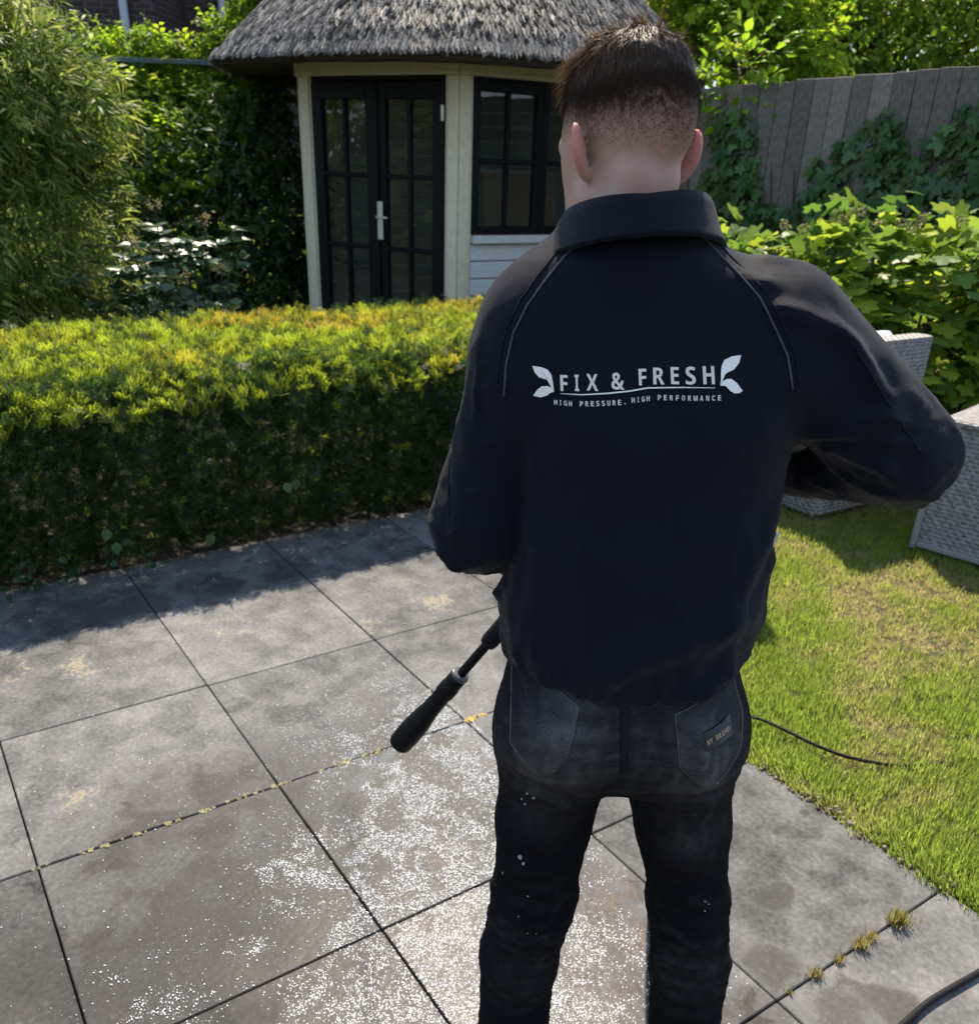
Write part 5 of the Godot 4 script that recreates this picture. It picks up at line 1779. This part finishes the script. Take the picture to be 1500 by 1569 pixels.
	for q in [["F", 275, 320, 212, 305], ["I", 362, 388, 207, 300], ["X", 433, 503, 200, 293], ["&", 583, 661, 188, 282], ["F", 750, 797, 166, 258], ["R", 838, 906, 160, 253], ["E", 945, 993, 156, 250], ["S", 1033, 1093, 152, 251], ["H", 1138, 1208, 150, 248]]:
		letter(big, font, q[0], q[1], q[2], q[3], q[4], drawn, jacket_d, jacket_lift, 0.0012)
	part("lettering", big.mesh(), ink, jacket)
	var small := Shape.new()
	var mids := [Vector2(228, 376), Vector2(345, 377), Vector2(640, 354), Vector2(710, 342), Vector2(870, 328), Vector2(1090, 328), Vector2(1253, 325)]
	for w in [["HIGH", 228, 347], ["PRESSURE.", 383, 678], ["HIGH", 697, 820], ["PERFORMANCE", 855, 1253]]:
		var n: int = w[0].length()
		var pitch: float = (w[2] - w[1]) / float(n)
		for k in n:
			var ch: String = w[0][k]
			var x: float = w[1] + pitch * (k + 0.5)
			var y := 0.0
			for j in mids.size() - 1:
				if x >= mids[j].x:
					y = lerpf(mids[j].y, mids[j + 1].y, (x - mids[j].x) / (mids[j + 1].x - mids[j].x))
			var half: float = {"I": 4.0, ".": 4.0, "M": 12.0}.get(ch, 9.5)
			letter(small, font, ch, x - half, x + half, y - 15.0 if ch != "." else y + 8.0, y + 15.0, drawn, jacket_d, jacket_lift, 0.0012)
	part("lettering", small.mesh(), ink, jacket)
	var line := Shape.new()
	var lower := []
	var upper := []
	for q in [[273, 322, 3], [400, 320, 6], [560, 304, 8], [690, 290, 8], [800, 273, 8], [1000, 268, 6], [1207, 268, 3]]:
		var a := drawn(q[0], q[1] - q[2] * 0.5)
		var b := drawn(q[0], q[1] + q[2] * 0.5)
		upper.append(onto(jacket_d, jacket_lift, a.x, a.y, 0.0012))
		lower.append(onto(jacket_d, jacket_lift, b.x, b.y, 0.0012))
	line.grid([upper, lower])
	line.towards(Vector3.BACK)
	part("underline", line.mesh(), ink, jacket)
	for q in [[[107, 168], [160, 172], [200, 185], [222, 215], [230, 260], [235, 315], [224, 292], [217, 268], [208, 246], [180, 241], [145, 232], [120, 205]], [[105, 347], [130, 310], [160, 285], [195, 282], [222, 290], [235, 315], [215, 320], [190, 340], [150, 354]], [[1378, 93], [1365, 135], [1330, 172], [1290, 187], [1265, 202], [1257, 228], [1240, 255], [1246, 225], [1249, 185], [1255, 150], [1275, 118], [1320, 100]], [[1240, 255], [1258, 232], [1283, 221], [1312, 222], [1347, 246], [1382, 292], [1362, 303], [1330, 303], [1302, 287], [1275, 260]]]:
		var poly := []
		for e in q:
			poly.append(drawn(e[0], e[1]))
		part("leaf_emblem", patch(poly, jacket_d, jacket_lift, 0.0012, false).mesh(), ink, jacket)
	# zip pull of the right hand pocket and marks on the sleeve
	var zp := onto(jacket_d, jacket_lift, 0.352, 1.165, 0.003)
	part("zip_pull", block(zp, Vector3(0.006, 0.028, 0.003), Basis(Vector3.BACK, -0.25)), M.metal, jacket)
	# jeans
	var denim := tinted(1.0)
	denim.albedo_texture = noise_tex(0.3, Color(0.45, 0.45, 0.47), Color.WHITE, 73, 256, 3)
	denim.uv1_triplanar = true
	denim.uv1_scale = Vector3(9, 3, 9)
	denim.metallic_specular = 0.15
	denim.normal_enabled = true
	denim.normal_texture = noise_tex(0.5, Color.BLACK, Color.WHITE, 74, 256, 2, true)
	denim.normal_scale = 0.4
	var ds := Shape.new()
	nets(ds, jeans_d, Vector3(-0.02, 0.06, -1.25), Vector3(0.45, 1.04, -0.92), 0.0075)
	crumple(ds, jeans_lift)
	for k in ds.v.size():
		ds.c[k] = denim_tone(ds.v[k])
	var jeans := part("jeans", ds.mesh(), denim, root)
	for q in [[[0.033, 1.0], [0.119, 0.954], [0.105, 0.888], [0.078, 0.852], [0.034, 0.886]], [[0.245, 0.948], [0.325, 0.985], [0.339, 0.94], [0.336, 0.9], [0.299, 0.842], [0.254, 0.886]]]:
		var poly := []
		for e in q:
			poly.append(Vector2(e[0], e[1]))
		var ps := patch(poly, jeans_d, jeans_lift, 0.0028)
		for k in ps.v.size():
			ps.c[k] = denim_tone(ps.v[k]) * 1.3
		var pocket := part("back_pocket", ps.mesh(), denim, jeans)
		var st := Shape.new()
		var path := []
		for k in poly.size() + 1:
			var a: Vector2 = poly[k % poly.size()]
			var b: Vector2 = poly[(k + 1) % poly.size()]
			for j in 6:
				var e := a.lerp(b, j / 6.0)
				path.append(onto(jeans_d, jeans_lift, e.x, e.y, 0.0018))
		st.tube(path, [0.0011], 4, false)
		part("seam", st.mesh(), mat(lin(0.10, 0.094, 0.085), 0.85), pocket)
	var yoke := []
	for e in [[0.173, 0.99], [0.183, 0.99], [0.19, 0.86], [0.181, 0.86]]:
		yoke.append(Vector2(e[0], e[1]))
	var ys := patch(yoke, jeans_d, jeans_lift, 0.0022)
	for k in ys.v.size():
		ys.c[k] = Color(0.035, 0.034, 0.036)
	part("centre_seam", ys.mesh(), denim, jeans)
	var tab := []
	for e in [[0.280, 0.932], [0.318, 0.947], [0.323, 0.925], [0.284, 0.911]]:
		tab.append(Vector2(e[0], e[1]))
	var label := part("leather_label", patch(tab, jeans_d, jeans_lift, 0.0048).mesh(), mat(lin(0.006, 0.006, 0.006), 0.4), jeans)
	var words := Shape.new()
	var map := func(x: float, y: float) -> Vector2: return Vector2(0.286, 0.920).lerp(Vector2(0.317, 0.933), x) + Vector2(-0.0015, 0.0045) * y
	var put := 0.0
	for ch in "MY BRAND":
		if ch != " ":
			letter(words, font, ch, put, put + 0.10, 1.0, -0.2, map, jeans_d, jeans_lift, 0.0056)
		put += 0.125
	part("lettering", words.mesh(), mat(lin(0.5, 0.36, 0.25), 0.4), label)
	for q in [[0.030, 1.002], [0.327, 0.988]]:
		var rv := Shape.new()
		var at := onto(jeans_d, jeans_lift, q[0], q[1], 0.002)
		rv.lathe([Vector2(0.0045, -0.002), Vector2(0.0045, 0.001), Vector2(0.003, 0.0022), Vector2(0.0001, 0.0024)], at, 12, Basis(Vector3.RIGHT, PI / 2))
		part("rivet", rv.mesh(), M.metal, jeans)
	var dots := Shape.new()
	for q in [[0.062, 0.792, 5], [0.071, 0.787, 7], [0.055, 0.772, 3], [0.06, 0.763, 4], [0.058, 0.665, 8], [0.063, 0.655, 6], [0.035, 0.62, 7], [0.072, 0.602, 4], [0.336, 0.606, 5], [0.341, 0.602, 4], [0.335, 0.597, 3], [0.06, 0.565, 3], [0.075, 0.535, 3], [0.088, 0.54, 3], [0.30, 0.86, 4], [0.31, 0.855, 3]]:
		var at := onto(jeans_d, jeans_lift, q[0], q[1], 0.0006)
		var ring := []
		for k in 7:
			var r: float = q[2] * 0.0005 * rng.randf_range(0.5, 1.1)
			ring.append(at + Vector3(cos(TAU * k / 7.0) * r, sin(TAU * k / 7.0) * r * 1.3, 0.0003))
		dots.flat(ring, Vector3.BACK)
	part("paint_speck", dots.mesh(), mat(lin(0.30, 0.31, 0.33), 0.7), jeans)
	# shoes
	for q in [[0.062, -0.035], [0.368, 0.045]]:
		var sh := Shape.new()
		var heel := Vector3(q[0], 0.055, -1.03)
		var toe := Vector3(q[0] + q[1] * 0.6, 0.042, -1.19)
		nets(sh, func(p): return maxf(smin(bone(p, heel, toe, 0.045, 0.042), bone(p, heel, heel + Vector3(0, 0.06, -0.01), 0.044, 0.047), 0.03), 0.02 - p.y), Vector3(q[0] - 0.11, 0.0, -1.36), Vector3(q[0] + 0.13, 0.17, -1.0), 0.008)
		sh.smooth()
		var shoe := part("shoe", sh.mesh(), mat(lin(0.015, 0.015, 0.016), 0.6), root)
		var so := Shape.new()
		nets(so, func(p): return maxf(bone(Vector3(p.x, 0.05, p.z), Vector3(heel.x, 0.05, heel.z), Vector3(toe.x, 0.05, toe.z), 0.049, 0.045), absf(p.y - 0.0125) - 0.0115), Vector3(q[0] - 0.11, -0.01, -1.36), Vector3(q[0] + 0.13, 0.04, -1.0), 0.006)
		so.smooth()
		part("sole", so.mesh(), mat(lin(0.3, 0.3, 0.3), 0.8), shoe)


func denim_tone(p: Vector3) -> Color:   # worn dye: pale over the seat and down the middle of the thighs, with streaks of wear
	var k := 0.0
	for q in [[0.075, 0.855, 0.06, 0.05], [0.30, 0.855, 0.06, 0.05], [0.19, 0.91, 0.10, 0.022], [0.11, 0.93, 0.05, 0.03], [0.30, 0.94, 0.05, 0.03], [0.31, 0.72, 0.045, 0.026], [0.085, 0.74, 0.04, 0.014], [0.34, 0.44, 0.06, 0.012], [0.07, 0.44, 0.06, 0.012]]:
		var dx: float = (p.x - q[0]) / q[2]
		var dy: float = (p.y - q[1]) / q[2]
		k += q[3] * exp(-dx * dx - dy * dy)
	k *= 0.55 + 0.9 * clampf(noise.get_noise_3d(p.x * 55.0, p.y * 12.0, p.z * 30.0) + noise.get_noise_3d(p.x * 12.0, p.y * 60.0, p.z * 20.0) + 0.3, 0.0, 1.2)
	var worn := exp(-pow((p.y - 0.48) / 0.12, 2.0)) * 0.03 + 0.02 * exp(-pow((p.y - 0.80) / 0.05, 2.0))
	k = k * 1.8 + worn * pow(crease(p, Vector3(7, 20, 7)), 2.0)
	return Color(0.018 + k, 0.0175 + k * 0.94, 0.0195 + k * 0.86)


func hair(root: Node3D, skin: Shape) -> void:
	var hairline := func(p: Vector3) -> float:   # height above which the hair is long, in the head's own frame
		return 0.050 + 0.014 * smoothstep(0.05, -0.03, p.z) + 0.04 * smoothstep(-0.05, -0.095, p.z)
	var cap := Shape.new()
	nets(cap, func(w: Vector3) -> float:
		var p := head_i * w
		return maxf(egg(p, Vector3(0, 0.032, 0.012), Vector3(0.073, 0.086, 0.094)) - 0.0012 - 0.008 * smoothstep(0.0, 0.045, p.y - float(hairline.call(p))), (hairline.call(p) - p.y) * 0.8 + 0.003 * noise.get_noise_3d(p.x * 90.0, p.y * 30.0, p.z * 90.0)), Vector3(0.0, 1.55, -1.33), Vector3(0.27, 1.78, -1.03), 0.005)
	crumple(cap, func(w: Vector3) -> float: return 0.003 * noise.get_noise_3d(w.x * 60.0, w.y * 40.0, w.z * 60.0))
	var hm := mat(lin(0.024, 0.0155, 0.010), 0.55)
	hm.metallic_specular = 0.25
	var base := part("hair", cap.mesh(), hm, root)
	var whorl := Vector3(0.012, 0.122, 0.045)
	var strands := Shape.new()
	var stubble := Shape.new()
	for k in cap.v.size() * 4:
		var j := rng.randi() % cap.v.size()
		var p := head_i * cap.v[j]
		if p.y < float(hairline.call(p)) - 0.004:
			continue
		var n := (head_i.basis * cap.n[j]).normalized()
		var lock := Vector3(noise.get_noise_3d(p.x * 70.0, p.y * 70.0, p.z * 70.0), noise.get_noise_3d(p.y * 70.0 + 9.0, p.z * 70.0, p.x * 70.0), noise.get_noise_3d(p.z * 70.0, p.x * 70.0 + 5.0, p.y * 70.0))
		p += wild(0.003)
		var away := p - whorl
		away -= n * away.dot(n)
		var swirl := n.cross(away).normalized()
		var top := smoothstep(0.075, 0.11, p.y)
		var front := smoothstep(0.02, -0.08, p.z)
		var flow := (away.normalized() + swirl * 0.55 * top + Vector3(0, 0, -0.6) * top + lock * 1.6 + wild(0.2)).normalized()
		flow = (flow * top + (Vector3(0, -1, -0.25) + wild(0.35)) * (1.0 - top)).normalized()
		var low := smoothstep(0.0, 0.04, p.y - float(hairline.call(p)))
		var len := lerpf(lerpf(0.008, 0.016, low), 0.03, top) * rng.randf_range(0.6, 1.2) + front * 0.022
		var lift := lerpf(lerpf(0.1, 0.2, low), 0.22, top) + front * 0.3 + (0.25 if rng.randf() < 0.06 else 0.0)
		var side := flow.cross(n).normalized() * rng.randf_range(0.0005, 0.001)
		var rows := []
		var q := p - n * 0.002
		var dir := (flow + n * lift * 1.6).normalized()
		var tone := rng.randf_range(0.6, 1.5)
		for e in 5:
			var w := 1.0 - e / 4.3
			rows.append([head_t * (q - side * w), head_t * (q + side * w)])
			q += dir * len / 4.0
			dir = (dir + (flow - n * 0.35) * 0.45 + wild(0.09)).normalized()
		strands.grid(rows, false, Color(0.105 * tone, 0.064 * tone, 0.037 * tone))
	var scalp := []
	for k in skin.v.size():
		if skin.v[k].y > 1.52 and (head_i * skin.v[k]).z > -0.06:
			scalp.append(k)
	for k in 220000:
		var j: int = scalp[rng.randi() % scalp.size()]
		var p := head_i * skin.v[j]
		if absf(p.x) > 0.074 and p.y < 0.03 or p.z < -0.02 - (0.03 if p.y > 0.0 else 0.0) or p.z < 0.012 and p.y < 0.02:
			continue
		var h: float = hairline.call(p)
		var low := h - 0.082 - 0.012 * smoothstep(0.045, 0.0, absf(p.x - 0.012)) + 0.02 * smoothstep(0.03, 0.07, absf(p.x))
		var full := clampf((p.y - low) / (h - low), 0.0, 1.2)
		if p.y > h + 0.012 or rng.randf() > pow(full, 1.2) * 1.1:
			continue
		var n := (head_i.basis * skin.n[j]).normalized()
		p += wild(0.0034)
		var dir := (n * 0.35 + Vector3(0, -1, 0) + wild(0.35)).normalized()
		var len := lerpf(0.0015, 0.010, full * full)
		var side := dir.cross(n).normalized() * 0.0002
		var a := stubble.point(head_t * (p - side - n * 0.0005), head_t.basis * n, Vector2.ZERO, Color(0.055, 0.037, 0.027))
		stubble.point(head_t * (p + side - n * 0.0005), head_t.basis * n, Vector2.ZERO, Color(0.055, 0.037, 0.027))
		stubble.point(head_t * (p + dir * len + n * 0.0006), head_t.basis * n, Vector2.ZERO, Color(0.06, 0.042, 0.03))
		stubble.tri(a, a + 1, a + 2)
	var sm := tinted(0.45, 0.35)
	sm.metallic_specular = 0.1
	part("strands", strands.mesh(), sm, base)
	part("stubble", stubble.mesh(), sm, base)


# ------------------------------------------------------------------ pressure washer
func lance_and_hose() -> void:
	var tip := Vector3(-0.158, 0.609, -1.36)
	var axis := Vector3(0.181, 0.275, 0.04).normalized()
	var turn := Basis(Quaternion(Vector3.UP, axis))
	var root := thing("pressure_washer_lance", "black pressure washer lance with thick nozzle pointing down at the slabs", "lance")
	var s := Shape.new()
	s.lathe([Vector2(0.004, 0.012), Vector2(0.0175, 0.010), Vector2(0.0205, 0.0), Vector2(0.0222, 0.004), Vector2(0.0232, 0.03), Vector2(0.0224, 0.06), Vector2(0.0196, 0.085), Vector2(0.0172, 0.105), Vector2(0.0160, 0.135), Vector2(0.0160, 0.150), Vector2(0.0178, 0.153), Vector2(0.0178, 0.172), Vector2(0.0158, 0.178), Vector2(0.0164, 0.182), Vector2(0.0164, 0.198), Vector2(0.0125, 0.203), Vector2(0.005, 0.204)], tip, 26, turn)
	part("nozzle", s.mesh(), M.hard_black, root)
	s = Shape.new()
	s.lathe([Vector2(0.009, 0.199), Vector2(0.0168, 0.199), Vector2(0.0172, 0.203), Vector2(0.0158, 0.207), Vector2(0.006, 0.207)], tip, 22, turn)
	part("collar_ring", s.mesh(), mat(lin(0.07, 0.075, 0.08), 0.35), root)
	s = Shape.new()
	s.tube([tip + axis * 0.2, tip + axis * 0.52], [0.0085], 12)
	part("pipe", s.mesh(), M.hard_black, root)
	s = Shape.new()
	s.lathe([Vector2(0.005, 0.285), Vector2(0.0135, 0.287), Vector2(0.0155, 0.295), Vector2(0.0155, 0.34), Vector2(0.019, 0.352), Vector2(0.017, 0.47), Vector2(0.018, 0.49), Vector2(0.018, 0.52), Vector2(0.006, 0.525)], tip, 20, turn)
	part("grip_sleeve", s.mesh(), M.rubber, root)
	var gun := tip + axis * 0.52
	s = Shape.new()
	s.tube([gun, gun + axis * 0.05 + Vector3(0.0, 0, -0.006), gun + axis * 0.08 + Vector3(0.012, -0.01, -0.025), R_HAND + Vector3(0.0, 0.0, 0.0), R_HAND + Vector3(0.034, -0.04, -0.046)], [0.016, 0.021, 0.02, 0.0165, 0.0165], 12)
	part("pistol_grip", s.mesh(), M.rubber, root)
	s = Shape.new()
	s.tube([gun + Vector3(0.01, -0.02, -0.035), R_HAND + Vector3(-0.012, -0.02, -0.012)], [0.005, 0.005], 8)
	part("trigger", s.mesh(), mat(lin(0.3, 0.25, 0.02), 0.4), root)
	# hose from the grip to the lawn
	var hose := thing("hose", "thin black hose running from the lawn edge into the grass behind the person", "hose")
	part("hose_line", hose_shape([R_HAND + Vector3(0.034, -0.04, -0.046), Vector3(0.275, 0.98, -1.42), Vector3(0.31, 0.75, -1.58), Vector3(0.42, 0.33, -1.92), Vector3(0.57, 0.05, -2.22), Vector3(0.70, 0.022, -2.41), Vector3(0.85, 0.026, -2.392), Vector3(0.933, 0.027, -2.325), Vector3(1.01, 0.027, -2.245), Vector3(1.115, 0.018, -2.195), Vector3(1.3, 0.0, -2.2), Vector3(1.7, -0.005, -2.3)], 0.0055), M.rubber, hose)
	var thick := thing("hose", "thick black hose lying on the slabs in the bottom right corner", "hose")
	part("hose_line", hose_shape([Vector3(0.55, 0.009, -1.02), Vector3(0.76, 0.009, -1.18), Vector3(0.902, 0.009, -1.287), Vector3(0.964, 0.009, -1.333), Vector3(1.039, 0.009, -1.377), Vector3(1.116, 0.009, -1.42), Vector3(1.35, 0.012, -1.555), Vector3(1.8, 0.02, -1.75)], 0.007), M.rubber, thick)
	# water: a thin fan of droplets from the nozzle to the slabs
	var drop := Shape.new()
	drop.lathe([Vector2(0.0001, -1.0), Vector2(0.7, -0.5), Vector2(0.9, 0.1), Vector2(0.5, 0.75), Vector2(0.0001, 1.0)], Vector3.ZERO, 6)
	var where := []
	var hit := Vector3(-0.37, 0.0, -1.97)
	for k in 2600:
		var t := pow(rng.randf(), 0.8)
		var spread := 0.003 + 0.026 * t
		var p := tip.lerp(hit, t) + Vector3(rng.randfn() * spread * 0.9, rng.randfn() * spread * 0.35, rng.randfn() * spread * 0.6)
		if p.y < 0.004:
			continue
		var len := rng.randf_range(0.0008, 0.0022)
		where.append(Transform3D(Basis(Quaternion(Vector3.UP, (hit - tip).normalized())).scaled_local(Vector3(0.00035, len * 2.4, 0.00035)), p))
	tag(crowd("water_spray", drop.mesh(), water_drop(), where, []), "fine spray of water from the nozzle to the slabs", "spray", "", "stuff")


func water_drop() -> StandardMaterial3D:
	var m := mat(lin(0.75, 0.78, 0.8), 0.12, 0.4)
	return m


func hose_shape(points: Array, r: float) -> ArrayMesh:
	var c := Curve3D.new()
	for k in points.size():
		var t: Vector3 = (points[mini(k + 1, points.size() - 1)] - points[maxi(k - 1, 0)]) * 0.17
		c.add_point(points[k], -t, t)
	c.bake_interval = 0.02
	var s := Shape.new()
	s.tube(Array(c.get_baked_points()), [r], 10)
	return s.mesh()


# ------------------------------------------------------------------ foam, moss, weeds
func small_things() -> void:
	var dome := Shape.new()
	dome.lathe([Vector2(1.0, 0.0), Vector2(0.86, 0.5), Vector2(0.5, 0.86), Vector2(0.001, 1.0)], Vector3.ZERO, 7)
	var where := []
	for k in 420000:
		var x := rng.randf_range(-1.3, 0.75)
		var z := rng.randf_range(-2.75, -1.05)
		if rng.randf() > foam_at(x, z) * 1.45:
			continue
		var q := slab_of(x, z)
		if q.x > 3.03 or absf(q.x - roundf(q.x)) < 0.006 or absf(q.y - roundf(q.y)) < 0.006:
			continue
		var r := 0.0005 + 0.0018 * pow(rng.randf(), 3.0)
		where.append(Transform3D(Basis().scaled(Vector3(r, r * rng.randf_range(0.6, 1.0), r)), Vector3(x, 0.0006, z)))
	var foam := mat(lin(0.78, 0.79, 0.78), 0.2, 0.3)
	tag(crowd("foam", dome.mesh(), foam, where, []), "white foam bubbles and droplets scattered over the wet slabs", "foam", "", "stuff")
	# moss in the joint
	var crumb := Shape.new()
	for k in 7:
		crumb.box(wild(0.006) * Vector3(1, 0.4, 1), Vector3(0.008, 0.005, 0.006), Basis(wild(1.0).normalized(), rng.randf() * 3.0), 0.002)
	where = []
	var tints := []
	for k in 170:
		var b := rng.randf_range(0.98, 2.75)
		if noise.get_noise_1d(b * 7.0) < -0.12:
			continue
		where.append(Transform3D(Basis(Vector3.UP, rng.randf() * TAU).scaled(Vector3.ONE * rng.randf_range(0.4, 0.9)), slab_at(b, 2.0 + rng.randfn() * 0.006, -0.001)))
		var j := rng.randf_range(0.7, 1.2)
		var c := Color(0.25, 0.20, 0.10).lerp(Color(0.19, 0.20, 0.06), rng.randf() * 0.7)
		tints.append(Color(c.r * j, c.g * j, c.b * j))
	for k in 26:
		where.append(Transform3D(Basis(Vector3.UP, rng.randf() * TAU).scaled(Vector3.ONE * rng.randf_range(0.4, 0.9)), slab_at(rng.randf_range(3.0, 3.14), 2.0 + rng.randfn() * 0.006, -0.001)))
		tints.append(Color(0.40, 0.27, 0.07))
	tag(crowd("moss", crumb.mesh(), M.reed, where, tints), "dry yellowish moss in the joint across the middle of the patio", "moss", "", "stuff")
	# tufts of dry grass in the joint at the right
	var says := ["largest green and straw grass tuft in the slab joint, nearest the lawn", "small straw tuft just below the largest one in the slab joint", "wide straw tuft in the middle of the row along the slab joint", "flat small straw tuft between the wide tuft and the lowest pair", "compact straw tuft near the lower end of the slab joint", "tiny yellow-green tuft at the lower end of the slab joint"]
	var spots := [[0.992, -1.563, 0.040, 190], [0.912, -1.513, 0.022, 70], [0.876, -1.487, 0.031, 130], [0.811, -1.443, 0.021, 60], [0.744, -1.397, 0.025, 90], [0.673, -1.351, 0.014, 36]]
	for q in 6:
		var e: Array = spots[q]
		var o := thing("grass_tuft", says[q], "weed", Vector3(e[0], -0.004, e[1]), 0.0, "dry tufts along the slab joint")
		var s := Shape.new()
		for k in e[3]:
			var ang := rng.randf() * TAU
			var lean := rng.randf_range(0.1, 1.6)
			var b := leaf_shape(e[2] * rng.randf_range(0.6, 1.3), 0.0022, 2, 0.0, rng.randf_range(0.2, 0.9), 0.0)
			var c := Color(0.36, 0.28, 0.10).lerp(Color(0.14, 0.18, 0.03), rng.randf() * (0.9 if q in [0, 5] else 0.35))
			s.add(b, Transform3D(frame(Vector3(cos(ang) * lean, 1, sin(ang) * lean), Vector3(cos(ang), 0.4, sin(ang))), Vector3(rng.randfn() * e[2] * 0.3, 0, rng.randfn() * e[2] * 0.22)), c)
		part("blades", s.mesh(), M.grass, o)
	var fallen := thing("fallen_leaf", "small yellow leaf on the wet slab left of the person", "leaf", Vector3(-0.035, 0.002, -2.34))
	part("blade", leaf_shape(0.035, 0.02, 3, 0.35, 0.3).mesh(), mat(lin(0.5, 0.33, 0.05), 0.6, 0.4), fallen)
	fallen.rotation = Vector3(-1.3, 0.6, 0.1)
